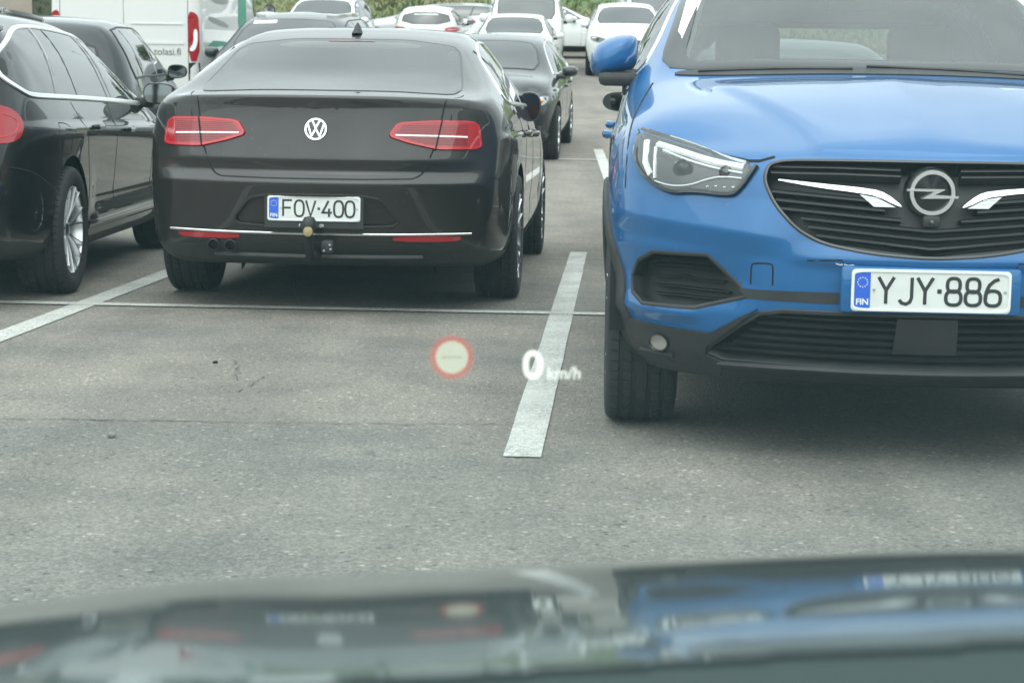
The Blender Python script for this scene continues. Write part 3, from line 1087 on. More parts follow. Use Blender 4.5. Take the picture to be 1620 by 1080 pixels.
def asphalt():
    m, n, l, b = new_mat('asphalt')
    tc = n.new('ShaderNodeTexCoord')
    # stones
    vo = n.new('ShaderNodeTexVoronoi')
    vo.inputs['Scale'].default_value = 125
    l.new(tc.outputs['Object'], vo.inputs['Vector'])
    vr = n.new('ShaderNodeValToRGB')
    vr.color_ramp.elements[0].position = 0.0
    vr.color_ramp.elements[0].color = (0.115, 0.114, 0.111, 1)
    vr.color_ramp.elements[1].position = 1.0
    vr.color_ramp.elements[1].color = (0.245, 0.240, 0.228, 1)
    e = vr.color_ramp.elements.new(.55); e.color = (0.162, 0.160, 0.154, 1)
    e = vr.color_ramp.elements.new(.9); e.color = (0.195, 0.191, 0.182, 1)
    sep = n.new('ShaderNodeSeparateColor')
    l.new(vo.outputs['Color'], sep.inputs[0])
    l.new(sep.outputs[0], vr.inputs['Fac'])
    # sparse pale and dark chips
    v2 = n.new('ShaderNodeTexVoronoi')
    v2.inputs['Scale'].default_value = 42
    l.new(tc.outputs['Object'], v2.inputs['Vector'])
    s2 = n.new('ShaderNodeSeparateColor')
    l.new(v2.outputs['Color'], s2.inputs[0])
    chip = n.new('ShaderNodeMath'); chip.operation = 'GREATER_THAN'; chip.inputs[1].default_value = .93
    l.new(s2.outputs[1], chip.inputs[0])
    near = n.new('ShaderNodeMath'); near.operation = 'LESS_THAN'; near.inputs[1].default_value = .30
    l.new(v2.outputs['Distance'], near.inputs[0])
    both = n.new('ShaderNodeMath'); both.operation = 'MULTIPLY'
    l.new(chip.outputs[0], both.inputs[0]); l.new(near.outputs[0], both.inputs[1])
    c = mixcol(n, l, both.outputs[0], vr.outputs[0], (0.32, 0.315, 0.30))
    dk = n.new('ShaderNodeMath'); dk.operation = 'LESS_THAN'; dk.inputs[1].default_value = .022
    l.new(s2.outputs[2], dk.inputs[0])
    both2 = n.new('ShaderNodeMath'); both2.operation = 'MULTIPLY'
    l.new(dk.outputs[0], both2.inputs[0]); l.new(near.outputs[0], both2.inputs[1])
    c = mixcol(n, l, both2.outputs[0], c, (0.07, 0.07, 0.07))
    # worn and patched areas
    f = noise_fac(n, l, .55, 6, .35, .65, 0.0, 1.0)
    c = mixcol(n, l, 1.0, c, mixcol(n, l, f, (.92, .92, .92), (1.20, 1.16, 1.10)), 'MULTIPLY')
    f = noise_fac(n, l, 2.3, 7, .45, .72, 0.0, 1.0)
    c = mixcol(n, l, 1.0, c, mixcol(n, l, f, (1.06, 1.05, 1.03), (.80, .81, .82)), 'MULTIPLY')
    f = noise_fac(n, l, 55, 3, .3, .7, 0.0, 1.0)
    c = mixcol(n, l, 1.0, c, mixcol(n, l, f, (.88, .88, .88), (1.12, 1.12, 1.12)), 'MULTIPLY')
    # younger, darker and coarser surfacing of the drive lane in front (edge wanders a little)
    sx = n.new('ShaderNodeSeparateXYZ')
    l.new(tc.outputs['Object'], sx.inputs[0])
    wob = noise_fac(n, l, 1.3, 4, .3, .7, -.10, .10)
    ad = n.new('ShaderNodeMath'); ad.operation = 'ADD'
    l.new(sx.outputs['Y'], ad.inputs[0]); l.new(wob, ad.inputs[1])
    lane = n.new('ShaderNodeMapRange')
    lane.inputs['From Min'].default_value = 5.98; lane.inputs['From Max'].default_value = 6.06
    lane.inputs['To Min'].default_value = 1.0; lane.inputs['To Max'].default_value = 0.0
    l.new(ad.outputs[0], lane.inputs['Value'])
    dark = mixcol(n, l, lane.outputs[0], (1.06, 1.0, .95), (0.98, 0.94, 0.91))
    c = mixcol(n, l, 1.0, c, dark, 'MULTIPLY')
    # tyre tracks running along the bays, oil drips
    mp_ = n.new('ShaderNodeMapping')
    mp_.inputs['Scale'].default_value = (1.5, .16, 1)
    l.new(tc.outputs['Object'], mp_.inputs['Vector'])
    tn = n.new('ShaderNodeTexNoise')
    tn.inputs['Scale'].default_value = 1.6
    tn.inputs['Detail'].default_value = 4
    l.new(mp_.outputs[0], tn.inputs['Vector'])
    tm = n.new('ShaderNodeMapRange')
    tm.inputs['From Min'].default_value = .40; tm.inputs['From Max'].default_value = .62
    l.new(tn.outputs['Fac'], tm.inputs['Value'])
    c = mixcol(n, l, 1.0, c, mixcol(n, l, tm.outputs[0], (1.05, 1.05, 1.05), (.86, .86, .865)), 'MULTIPLY')
    f = noise_fac(n, l, 5.5, 2, .70, .76, 0.0, .5)
    c = mixcol(n, l, f, c, (0.085, 0.083, 0.08))
    # oil and tyre stains
    f = noise_fac(n, l, .9, 3, .62, .78, 0.0, .3)
    c = mixcol(n, l, f, c, (0.06, 0.06, 0.06))
    l.new(c, b.inputs['Base Color'])
    b.inputs['Roughness'].default_value = .86
    b.inputs['Specular IOR Level'].default_value = .35
    bu = n.new('ShaderNodeBump')
    bu.inputs['Strength'].default_value = .55
    bu.inputs['Distance'].default_value = .006
    l.new(vo.outputs['Distance'], bu.inputs['Height'])
    bu.invert = True
    l.new(bu.outputs[0], b.inputs['Normal'])
    return m

def line_paint():
    m, n, l, b = new_mat('road_marking')
    f = noise_fac(n, l, 80, 9, .46, .54, 0.0, 1.0, rough=.9)
    g = noise_fac(n, l, 2.2, 4, .35, .60, .35, 1.0)
    mu = n.new('ShaderNodeMath'); mu.operation = 'MULTIPLY'
    l.new(f, mu.inputs[0]); l.new(g, mu.inputs[1])
    c = mixcol(n, l, noise_fac(n, l, 7, 5, .3, .7), (0.61, 0.60, 0.56), (0.47, 0.465, 0.43))
    c = mixcol(n, l, mu.outputs[0], c, (0.20, 0.198, 0.19))
    l.new(c, b.inputs['Base Color'])
    b.inputs['Roughness'].default_value = .75
    return m
M['asphalt'] = asphalt()
M['line'] = line_paint()

ys = [-300, -60, -10, 0, 4, 8, 11, 13.5] + [14 + .5 * i for i in range(100)] + [66, 80, 120, 300]
V, F = [], []
for y in ys:
    z = (gz(y - .6) + 2 * gz(y) + gz(y + .6)) / 4
    V += [(-300, y, z), (300, y, z)]
for i in range(len(ys) - 1):
    F.append((2 * i, 2 * i + 1, 2 * i + 3, 2 * i + 2))
ground = tag(mesh_obj('parking_lot', V, F, M['asphalt'], None, True, 0), 'worn grey asphalt of the parking lot', None, None, 'structure')

def marking(a, b, w, name='parking_line', lab=None):
    a, b = Vector(a), Vector(b)
    d = (b - a).normalized()
    s = Vector((d.y, -d.x)) * w / 2
    n = max(2, int((b - a).length / .25))
    V, F = [], []
    for i in range(n + 1):
        p = a.lerp(b, i / n)
        for q in (-1, 1):
            jig = random.uniform(-.0015, .0015)
            x, y = p.x + s.x * q + jig, p.y + s.y * q
            z = (gz(y - .6) + 2 * gz(y) + gz(y + .6)) / 4
            V.append((x, y, z + .004 + (.002 if lab else 0)))
    for i in range(n):
        F.append((2 * i, 2 * i + 1, 2 * i + 3, 2 * i + 2))
    o = mesh_obj(name, V, F, M['line'], ground, True, 0)
    o.matrix_parent_inverse = ground.matrix_world.inverted()
    return o
marking((.035, 5.50), (.445, 12.9), .113)
marking((-2.62, 1.0), (-1.72, 15.6), .125)
marking((-5.2, 1.0), (-4.3, 15.6), .12)
marking((2.62, 5.5), (3.0, 12.9), .113)
marking((-9, 9.55), (6, 9.02), .11, lab=1)
marking((.98, 18.6), (1.06, 24.3), .12)
marking((-9, 22.9), (6, 22.5), .11, lab=1)
marking((-3.9, 18.6), (-3.4, 26), .12)
marking((3.6, 18.6), (3.7, 26), .12)

# a pebble and an old leaf lying on the asphalt
def blob(name, c, r, mat, seed, sq=.7):
    rnd = random.Random(seed)
    bm = bmesh.new()
    bmesh.ops.create_icosphere(bm, subdivisions=2, radius=1)
    for v in bm.verts:
        k = 1 + rnd.uniform(-.18, .18)
        v.co = Vector((v.co.x * r[0] * k + c[0], v.co.y * r[1] * k + c[1], v.co.z * r[2] * k + c[2]))
    return bm_obj(name, bm, mat, None, True, 60)
M['crack'] = principled('crack', (0.085, 0.084, 0.08), .95)
M['stone'] = rubber('pebble_stone', (0.13, 0.125, 0.12), .8)
tag(blob('pebble', (-1.22, 5.72, .008), (.013, .012, .010), M['stone'], 3), 'small grey pebble lying on the asphalt of the drive lane', 'pebble')
tag(blob('pebble', (-1.16, 7.35, .004), (.010, .012, .006), M['seam'], 4), 'small dark pebble lying on the asphalt behind the brown sedan', 'pebble')
# cracks in the surfacing, a few millimetres wide
def crack(pts, w, seed):
    rnd = random.Random(seed)
    p = resample(pts, .035)
    V, F = [], []
    for i, q in enumerate(p):
        a, b = p[max(0, i - 1)], p[min(len(p) - 1, i + 1)]
        t = (b - a).normalized()
        s = Vector((-t.y, t.x))
        q = q + s * rnd.uniform(-.012, .012)
        ww = w * rnd.uniform(.3, 1.2)
        for k in (-1, 1):
            V.append((q.x + s.x * ww * k, q.y + s.y * ww * k, .003))
    for i in range(len(p) - 1):
        if rnd.random() < .9:
            F.append((2 * i, 2 * i + 1, 2 * i + 3, 2 * i + 2))
    mesh_obj('asphalt_crack', V, F, M['crack'], ground, False)
crack([(-1.10, 7.45), (-1.06, 7.25), (-1.02, 7.0), (-1.0, 6.9)], .003, 1)
crack([(-.92, 7.05), (-.95, 6.8), (-.97, 6.6)], .003, 2)
crack([(-2.4, 6.05), (-1.5, 6.02), (-.4, 6.03), (.05, 6.06)], .003, 5)
crack([(-1.45, 6.03), (-1.2, 6.02), (-1.0, 6.035)], .004, 6)

# grass bank behind the lot
def grass_mat():
    m, n, l, b = new_mat('grass')
    c = mixcol(n, l, noise_fac(n, l, .35, 6, .4, .62), (0.085, 0.135, 0.045), (0.20, 0.165, 0.085))
    c = mixcol(n, l, noise_fac(n, l, 3.5, 6, .3, .7, 0, .6), c, (0.06, 0.10, 0.035))
    l.new(c, b.inputs['Base Color'])
    b.inputs['Roughness'].default_value = .9
    return m
M['grass'] = grass_mat()
def bank_z(x, y):
    t = (y - 62) / 34
    t = max(0, min(1, t))
    s = t * t * (3 - 2 * t)
    return 2.5 + 5.5 * (.25 * t + .75 * s) + .35 * math.sin(x * .21 + y * .13) * t * 2 + .18 * math.sin(x * .7 + 1.3) * math.sin(y * .5) * min(1, t * 6)
V, F = [], []
nx, ny = 90, 34
for j in range(ny + 1):
    for i in range(nx + 1):
        x = -130 + 260 * i / nx
        y = 61.6 + 80 * (j / ny) ** 1.4
        V.append((x, y, bank_z(x, y) - (.25 if j == 0 else 0)))
for j in range(ny):
    for i in range(nx):
        a = j * (nx + 1) + i
        F.append((a, a + 1, a + nx + 2, a + nx + 1))
tag(mesh_obj('grass_bank', V, F, M['grass'], None, True, 0), 'grassy bank rising behind the parked cars', None, None, 'structure')
rnd = random.Random(11)
V, F = [], []
for _ in range(15000):
    x = rnd.uniform(-22, 22)
    y = 62.2 + 26 * rnd.random() ** 1.6
    z = bank_z(x, y) - .04
    h = rnd.uniform(.12, .34)
    for _b in range(2):
        a = rnd.uniform(0, math.pi)
        w = rnd.uniform(.03, .07)
        dx, dy = math.cos(a) * w, math.sin(a) * w
        lx, ly = rnd.uniform(-.2, .2), rnd.uniform(-.2, .2)
        k = len(V)
        V += [(x - dx, y - dy, z), (x + dx, y + dy, z), (x + lx * .5 + dx * .7, y + ly * .5 + dy * .7, z + h * .6), (x + lx, y + ly, z + h)]
        F += [(k, k + 1, k + 2), (k, k + 2, k + 3)]
tag(mesh_obj('tall_grass', V, F, M['grass'], None, False), 'rough tall grass growing on the bank', None, None, 'stuff')

# trees on top of the bank: they show in the bonnets and windows
def leaf_mat(name, c1, c2):
    m, n, l, b = new_mat(name)
    l.new(mixcol(n, l, noise_fac(n, l, 1.2, 5, .35, .65), c1, c2), b.inputs['Base Color'])
    b.inputs['Roughness'].default_value = .7
    return m
M['leaf'] = leaf_mat('tree_leaves', (0.045, 0.085, 0.03), (0.075, 0.12, 0.04))
M['needle'] = leaf_mat('spruce_needles', (0.02, 0.042, 0.024), (0.032, 0.06, 0.03))
M['bark'] = rubber('bark', (0.05, 0.042, 0.035), .95)
def tree_mesh(kind, seed, h):
    rnd = random.Random(seed)
    V, F = [], []
    tv, tf = tube([(0, 0, -.3), (.06, 0, h * .25), (-.05, .1, h * .55), (.03, 0, h * .9)], [h * .022, h * .018, h * .012, h * .003], 8)
    limbs = [(tv, tf)]
    for k in range(9):
        z0 = h * (.22 + .07 * k)
        a = k * 2.4
        r = h * (.20 if kind else .26) * (1 - .07 * k)
        limbs.append(tube([(0, 0, z0), (math.cos(a) * r * .5, math.sin(a) * r * .5, z0 + h * .05), (math.cos(a) * r, math.sin(a) * r, z0 + h * (.0 if kind else .12))], [h * .008, h * .005, h * .002], 5))
    for _ in range(1500):
        if kind:
            t = rnd.random() ** .8
            z = h * (.12 + .86 * t)
            r = h * .20 * (1 - t) * math.sqrt(rnd.uniform(.3, 1)) + .05
        else:
            while True:
                u = Vector((rnd.uniform(-1, 1), rnd.uniform(-1, 1), rnd.uniform(-1, 1)))
                if .25 < u.length < 1:
                    break
            lump = 1 + .25 * math.sin(u.x * 5 + seed) * math.cos(u.y * 4 + u.z * 5)
            z = h * (.60 + .36 * u.z * lump)
            r = None
        a = rnd.uniform(0, 6.283)
        p = Vector((math.cos(a) * r, math.sin(a) * r, z)) if r is not None else Vector((u.x * h * .33 * lump, u.y * h * .33 * lump, z))
        s = h * rnd.uniform(.018, .04)
        d1 = Vector((rnd.uniform(-1, 1), rnd.uniform(-1, 1), rnd.uniform(-.6, .4))).normalized() * s
        d2 = Vector((rnd.uniform(-1, 1), rnd.uniform(-1, 1), rnd.uniform(-1, 1))).normalized() * s * .7
        k = len(V)
        V += [p - d1, p + d2, p + d1, p - d2]
        F.append((k, k + 1, k + 2, k + 3))
    return (V, F), join_geo(*limbs)
V, F, V2, F2 = [], [], [], []
for i in range(34):
    a = R(-62 + 124 * i / 33)
    for k in range(2):
        (cv, cf), (tv_, tf_) = tree_mesh((i + k) % 3 == 0, 20 + i + 50 * k, 4.8 + random.uniform(-.8, 1.2))
        r = 104 + 9 * k + random.uniform(-3, 3)
        x, y = math.sin(a + .015 * k) * r, math.cos(a + .015 * k) * r
        z = bank_z(x, y) if y > 62 else gz(y)
        for (sv, sf, dv, df) in ((cv, cf, V, F), (tv_, tf_, V2, F2)):
            b = len(dv)
            dv += [(p[0] * 1.25 + x, p[1] * 1.25 + y, p[2] + z) for p in sv]
            df += [tuple(q + b for q in f) for f in sf]
for i in range(46):  # unseen ring of trees added behind the camera to darken reflections
    a = R(74 + 212 * i / 45)
    (cv, cf), (tv_, tf_) = tree_mesh(i % 4 == 0, 200 + i, 5.5 + random.uniform(-1.0, 1.2))
    r = 46 + random.uniform(-3, 3)
    x, y = math.sin(a) * r, math.cos(a) * r
    for (sv, sf, dv, df) in ((cv, cf, V, F), (tv_, tf_, V2, F2)):
        b = len(dv)
        dv += [(p[0] * 1.4 + x, p[1] * 1.4 + y, p[2]) for p in sv]
        df += [tuple(q + b for q in f) for f in sf]
woods_and_added_ring = tag(mesh_obj('woods_and_added_ring', V, F, M['leaf'], None, False), 'dark green wood on the bank, and unseen trees added behind the camera for dark reflections', None, None, 'stuff')
mesh_obj('trunks', V2, F2, M['bark'], woods_and_added_ring)

# ------------------------------------------------------------------ brown panelled building, top left corner
def clad():
    m, n, l, b = new_mat('brown_cladding')
    c = mixcol(n, l, noise_fac(n, l, 1.4, 5), (0.20, 0.172, 0.14), (0.27, 0.235, 0.195))
    l.new(c, b.inputs['Base Color'])
    b.inputs['Roughness'].default_value = .65
    return m
M['clad'] = clad()
bld = tag(empty('panelled_building', (-14.6, 58, gz(58))), 'brown panelled building behind the black estate car', 'building')
box_obj('wall', (-11, 6, 3.4), (22, 12, 7.0), M['slate'], bld, 0)
pm = None
for r_ in range(5):
    for c_ in range(14):
        cx, cz = -.78 - 1.56 * c_, .75 + 1.36 * r_
        if pm is None:
            o = box_obj('cladding_panel', (0, 0, 0), (1.53, .06, 1.33), M['clad'], bld, .012)
            pm = o.data
            o.location = (cx, -.035, cz)
        else:
            o = bpy.data.objects.new('cladding_panel', pm)
            col.objects.link(o)
            o.parent = bld
            o.location = (cx, -.035, cz)
o = box_obj('roof', (-11, 6, 7.0), (22.6, 12.6, .25), M['dark_alu'], bld, .02)

# light pole in front of the bank
px_, py_ = -.72, 61.4
V, F = lathe([(.11, 0), (.10, 3), (.085, 6), (.07, 8.5), (0, 8.52)], 14, 'z')
pole = tag(empty('light_pole', (px_, py_, gz(py_) - .03)), 'pale steel light pole standing in front of the grass bank', 'light pole')
mesh_obj('pole', V, F, M['plate_rim'], pole)
V, F = tube([(0, 0, 8.2), (0, -.3, 8.55), (0, -1.2, 8.7)], .04, 8)
mesh_obj('arm', V, F, M['plate_rim'], pole)
box_obj('lamp_head', (0, -1.45, 8.68), (.26, .6, .1), M['steel'], pole, .03)

# ------------------------------------------------------------------ cars
def away(x, y, h):           # rear end at (x, y), heading h degrees to the right of straight away
    return (x, y, 0), -R(h)
def towards(x, y, h, L):     # front end at (x, y)
    return (x + L * math.sin(R(h)), y + L * math.cos(R(h)), 0), math.pi - R(h)

def door_handle(c, s, y, z, mat, parent=None):
    x = c.side_at(y, z)
    P, n = c.hit('R', (y, z))
    V, F = tube([(s * (P.x - .004), y - .10, z), (s * (P.x + .018), y - .075, z + .002), (s * (P.x + .022), y + .02, z + .004), (s * (P.x + .017), y + .075, z + .004), (s * (P.x - .004), y + .10, z + .003)],
                [.012, .017, .019, .018, .012], 8)
    return mesh_obj('door_handle', V, F, mat, parent or c.root)

def side_windows(c, poly, glass, pillars=(), trim=None, tw=.02, it=2, cut=False):
    for v in 'RL':
        if cut:
            c.cut(v, chaikin(poly, it))
        w = c.panel('side_window', v, poly, glass, .003, .012, .07, it=it)
        for a, b, wd in pillars:
            c.ribbon('window_pillar', v, [a, b], M['gloss_black'], wd, .006, parent=w)
        c.ribbon('window_trim', v, chaikin(poly, it), trim or M['plastic'], tw, .008, True, parent=w, step=.06)

def sm(a, b, t):
    t = max(0.0, min(1.0, (t - a) / (b - a)))
    return t * t * (3 - 2 * t)

def tri(a, p, b, t):
    return 0.0 if t <= a or t >= b else (t - a) / (p - a) if t < p else (b - t) / (b - p)

def sedan_folds(v):
    x, y, z = v
    ax = abs(x)
    # boot lid breaks inwards under the badge, bumper edge below it
    if y < .45:
        k = 1 - sm(.60, .82, ax)
        y -= .026 * tri(.685, .742, .99, z) * k
    # shoulder fold along the flank
    if ax > .6 and .3 < y < 4.4:
        s = 1 if x > 0 else -1
        zf = .855 - .012 * y
        x += s * .014 * tri(zf - .16, zf, zf + .03, z) * sm(.3, .6, y)
        x -= s * .010 * tri(.36, .46, .66, z) * sm(1.45, 1.6, y) * (1 - sm(3.3, 3.5, y))
    return Vector((x, y, z))

def lower_roof(z):
    return z - .026 * sm(1.0, 1.30, z)

def brown_folds(v):
    v = sedan_folds(v)
    v.z = lower_roof(v.z)
    return v

def suv_folds(v):
    x, y, z = v
    ax = abs(x)
    if y > 3.3 and z > .9:
        # bonnet: raised middle with an edge on either side and a fine centre fold
        e = .30 + (.26) * sm(4.35, 3.35, y) if y < 4.35 else .30
        z += .014 * (1 - sm(e - .02, e + .045, ax)) * (1 - sm(4.28, 4.40, y)) * sm(3.36, 3.6, y)
        z += .009 * max(0.0, 1 - ax / .16) * (1 - sm(4.2, 4.36, y)) * sm(3.36, 3.6, y)
    if y > 3.7 and z < .9:
        s = 1 if x > 0 else -1
        side = sm(.34, .5, ax)
        # fold running from the grille corner to the wheel arch, hollow under the lamp
        zf = .665 + .10 * (ax - .4)
        y += .022 * tri(zf - .06, zf, zf + .10, z) * side
        # hollow round the air intake, lip under it
        y -= .028 * tri(.44, .53, .62, z) * sm(.44, .56, ax)
        y += .026 * tri(.392, .428, .475, z) * sm(.60, .70, ax)
        # shelf the number plate sits under
        y += .016 * tri(.585, .612, .66, z) * (1 - sm(.30, .42, ax))
    if ax > .6 and .2 < y < 3.75:
        s = 1 if x > 0 else -1
        x += s * .012 * tri(.78, .93, .965, z)
        x -= s * .016 * tri(.42, .58, .76, z) * sm(1.35, 1.55, y) * (1 - sm(3.05, 3.2, y))
    return Vector((x, y, z))

def wagon_folds(v):
    x, y, z = v
    ax = abs(x)
    if ax > .6 and .3 < y < 4.6:
        s = 1 if x > 0 else -1
        zf = .885 - .014 * y
        x += s * .013 * tri(zf - .15, zf, zf + .035, z) * sm(.3, .8, y)
        x -= s * .018 * tri(.36, .50, .70, z) * sm(1.5, 1.7, y) * (1 - sm(3.5, 3.7, y))
        x += s * .012 * tri(.30, .36, .44, z) * sm(1.5, 1.7, y) * (1 - sm(3.5, 3.7, y))
    return Vector((x, y, z))

# ===== the brown sedan parked just ahead, rear towards us
def brown_sedan():
    loc, yaw = away(-.945, 8.93, 3.3)
    c = Car('sedan', 'dark brown sedan seen from behind with a tow hitch under its plate', 'car', loc, yaw)
    c.build(SEDAN, M['umber'], 4, sculpt=brown_folds)
    c.wheels(*SEDAN['wheels'], style=2)
    recess = [(-.40, .455), (-.30, .575), (.30, .575), (.40, .455), (.365, .425), (-.365, .425)]
    c.cut('rear', chaikin(recess, 2, w=.15))
    c.finish()
    # plate niche, sunk into the bumper
    c.panel('plate_niche', 'rear', chaikin(recess, 2, w=.15), M['umber'], -.022, -.022, .05, it=0)
    c.ribbon('niche_edge', 'rear', chaikin(recess, 2, w=.15), M['umber'], .012, .002, True, base=-.012)
    yb = c.hit('rear', (0, .505))[0].y
    c.plate((0, yb - .004, .512), 'rear', 'FOV.400', tilt=R(2))
    P = frame_of((0, yb + .008, .432), (1, 0, 0), (0, 0, 1), (0, -1, 0))
    hold = mesh_obj('plate_holder', [P(a, b, d) for d in (.0, .012) for a, b in ((-.235, -.012), (.235, -.012), (.235, .135), (-.235, .135))],
                    [(4, 5, 6, 7), (0, 4, 7, 3), (1, 2, 6, 5), (0, 1, 5, 4), (3, 7, 6, 2)], M['plastic'], c.root, False)
    mesh_obj('holder_lettering', *join_geo(text_geo('F', P, .02, -.072, -.006, .0135), text_geo('09', P, .02, .027, -.006, .0135)), M['print_white'], hold, False)
    # boot lid gap
    c.seam('rear', [(-.60, 1.03), (-.585, .95), (-.56, .82), (-.515, .70), (-.49, .668), (-.44, .652), (.44, .652), (.49, .668), (.515, .70), (.56, .82), (.585, .95), (.60, 1.03)], 1, .008)
    c.seam('top', [(-.625, .22), (-.66, .36), (-.665, .44)], 1)
    c.seam('top', [(.625, .22), (.66, .36), (.665, .44)], 1)
    # rear window with dark surround
    rw = [(-.655, 1.058), (-.3, 1.074), (.3, 1.074), (.655, 1.058), (.58, 1.33), (.3, 1.368), (-.3, 1.368), (-.58, 1.33)]
    rw = [(a, lower_roof(b) - .004) for a, b in rw]
    g = c.panel('rear_window', 'rear', chaikin(rw, 2, w=.12), M['privacy'], .002, .012, .06, it=0)
    c.ribbon('window_seal', 'rear', chaikin(rw, 2, w=.12), M['frit'], .012, .003, True, parent=g)
    c.ribbon('brake_light', 'rear', [(-.12, 1.326), (.12, 1.326)], M['dark_red'], .014, .003, parent=g)
    # side windows with bright trim
    dlo = [(.86, 1.035), (1.1, 1.012), (2.0, 1.005), (3.36, .985), (3.28, 1.03), (2.85, 1.27), (2.55, 1.345), (2.1, 1.372), (1.65, 1.362), (1.3, 1.30), (1.05, 1.18)]
    dlo = [(a, lower_roof(b)) for a, b in dlo]
    side_windows(c, dlo, M['privacy'], [((1.42, 1.0), (1.30, 1.285), .03), ((2.28, .98), (2.20, 1.352), .07)], M['chrome'], .022)
    for v in 'RL':
        c.seam(v, [(1.52, 1.0), (1.60, .85), (1.52, .66), (1.50, .30)], 2)
        c.seam(v, [(2.32, .99), (2.34, .60), (2.30, .30)], 1)
        c.seam(v, [(3.34, .96), (3.36, .60), (3.30, .30)], 1)
        c.seam(v, [(.30, .66), (.55, .60), (.74, .48)], 1)
    for s in (-1, 1):
        door_handle(c, s, 1.68, .845, M['umber'])
        door_handle(c, s, 2.58, .825, M['umber'])
    # tail lamps: quarter lamp and boot lamp in one outline
    lamp = [(.345, .857), (.385, .914), (.56, .925), (.725, .922), (.75, .905), (.765, .812), (.74, .800), (.57, .798), (.43, .829)]
    for s in (1, -1):
        p = [(s * a, b) for a, b in lamp]
        L = c.panel('tail_lamp', 'rear', chaikin(p, 2, w=.12), M['red'], .008, .02, .035, it=0)
        c.ribbon('lamp_border', 'rear', [(s * a, b) for a, b in chaikin(lamp, 2, w=.12)], M['bright_red'], .016, .0095, True, parent=L, base=.004)
        c.ribbon('light_strip', 'rear', [(s * .372, .859), (s * .555, .856), (s * .70, .852)], M['lamp_white'], .011, .0115, parent=L, base=.004)
        for k in range(5):
            c.ribbon('lamp_rib', 'rear', [(s * (.405 - .008 * k), .904 - .0088 * k), (s * .70, .907 - .0096 * k)], M['dark_red'], .0042, .0102, parent=L, base=.004)
        for k in range(4):
            c.ribbon('lamp_rib', 'rear', [(s * (.41 + .03 * k), .846 - .0088 * k), (s * .70, .841 - .0088 * k)], M['dark_red'], .0042, .0102, parent=L, base=.004)
        c.ribbon('lamp_gap', 'rear', [(s * .583, .930), (s * .558, .792)], M['seam'], .009, .0125, parent=L, base=.004)
    # bumper: bright strip, reflectors, lower black part
    c.ribbon('bright_strip', 'rear', [(-.73, .394), (-.4, .391), (.4, .391), (.73, .394)], M['chrome'], .012, .006)
    for s in (1, -1):
        r = c.panel('reflector', 'rear', [(s * a, b) for a, b in ((.37, .360), (.365, .384), (.67, .384), (.69, .374), (.65, .358))], M['red'], .006, .012, .04, it=1)
    c.panel('rear_diffuser', 'rear', [(-.66, .235), (-.62, .30), (-.55, .352), (.55, .352), (.62, .30), (.66, .235)], M['plastic'], .006, .02, .05)
    c.ribbon('diffuser_fin', 'rear', [(-.5, .285), (.5, .285)], M['plastic'], .03, .02)
    for x in (-.50, -.415):
        V, F = lathe([(.026, -.02), (.029, -.018), (.029, .10), (.025, .10), (.025, -.016)], 20, 'y', (x, c.hit('rear', (x, .325))[0].y - .01, .325), closed=True)
        mesh_obj('tailpipe', V, F, M['plastic'], c.root)
        V, F = lathe([(0.0, .06), (.029, .06)], 16, 'y', (x, c.hit('rear', (x, .325))[0].y - .01, .325))
        mesh_obj('tailpipe_bore', V, F, M['liner'], c.root)
    # tow hitch
    t = mesh_obj('tow_hitch', *tube([(0, .22, .285), (0, .0, .285), (0, -.09, .30), (0, -.115, .345), (0, -.115, .43)], [.024, .024, .022, .020, .016], 10), M['seam'], c.root)
    V, F = lathe([(0, .06), (.022, .055), (.034, .035), (.034, .0), (.026, -.012), (0, -.012)], 18, 'z', (0, -.115, .425))
    mesh_obj('ball_cap', V, F, M['plastic'], t)
    V, F = lathe([(0, -.006), (.021, -.005), (.024, .0)], 18, 'y', (0, -.148, .415))
    mesh_obj('cap_badge', V, F, M['brass'], t)
    s_ = box_obj('tow_socket', (.07, .0, .335), (.06, .05, .065), M['plastic'], c.root, .015)
    for a, b in ((.055, .318), (.083, .345), (.087, .325)):
        V, F = lathe([(0, -.004), (.005, -.003), (.006, .004)], 8, 'y', (a, -.027, b))
        mesh_obj('socket_pin', V, F, M['steel'], s_)
    # round boot badge: ring with V over W
    yb, n = c.hit('rear', (0, .882))[0].y, c.hit('rear', (0, .882))[1]
    v = Vector((1, 0, 0)).cross(n) * -1
    v = v if v.z > 0 else -v
    Q = frame_of((0, yb, .882), (1, 0, 0), v, n)
    V, F = lathe([(0, .006), (.050, .005), (.055, .0)], 32, 'y')
    bd = mesh_obj('boot_badge', [Q(a[0], a[2], a[1]) for a in V], F, M['gloss_black'], c.root)
    ring = [(.0485 * math.cos(2 * math.pi * i / 40), .0485 * math.sin(2 * math.pi * i / 40)) for i in range(40)]
    gs = [stroke(lambda a, b, d=0: Q(a, b, d + .003), ring, .0105, .0065, True),
          stroke(lambda a, b, d=0: Q(a, b, d + .003), [(-.0185, .042), (0, .006), (.0185, .042)], .0105, .0061, False),
          stroke(lambda a, b, d=0: Q(a, b, d + .003), [(-.039, .026), (-.0195, -.034), (0, .002), (.0195, -.034), (.039, .026)], .0105, .0057, False)]
    mesh_obj('badge_emblem', *join_geo(*gs), M['chrome'], bd)
    # roof aerial
    bm = bmesh.new()
    za = c.hit('top', (0, 1.46))[0].z
    prof = [(-.075, 0), (-.06, .03), (-.02, .055), (.0, .058), (.03, .035), (.075, 0)]
    V, F = [], []
    for yy, hh in prof:
        for xx, k in ((-.028, 0), (-.014, .7), (-.003, 1), (.003, 1), (.014, .7), (.028, 0)):
            V.append((xx * (1 if hh > .01 else .7), 1.46 - yy * 1.0, za - .006 + hh * k + .004))
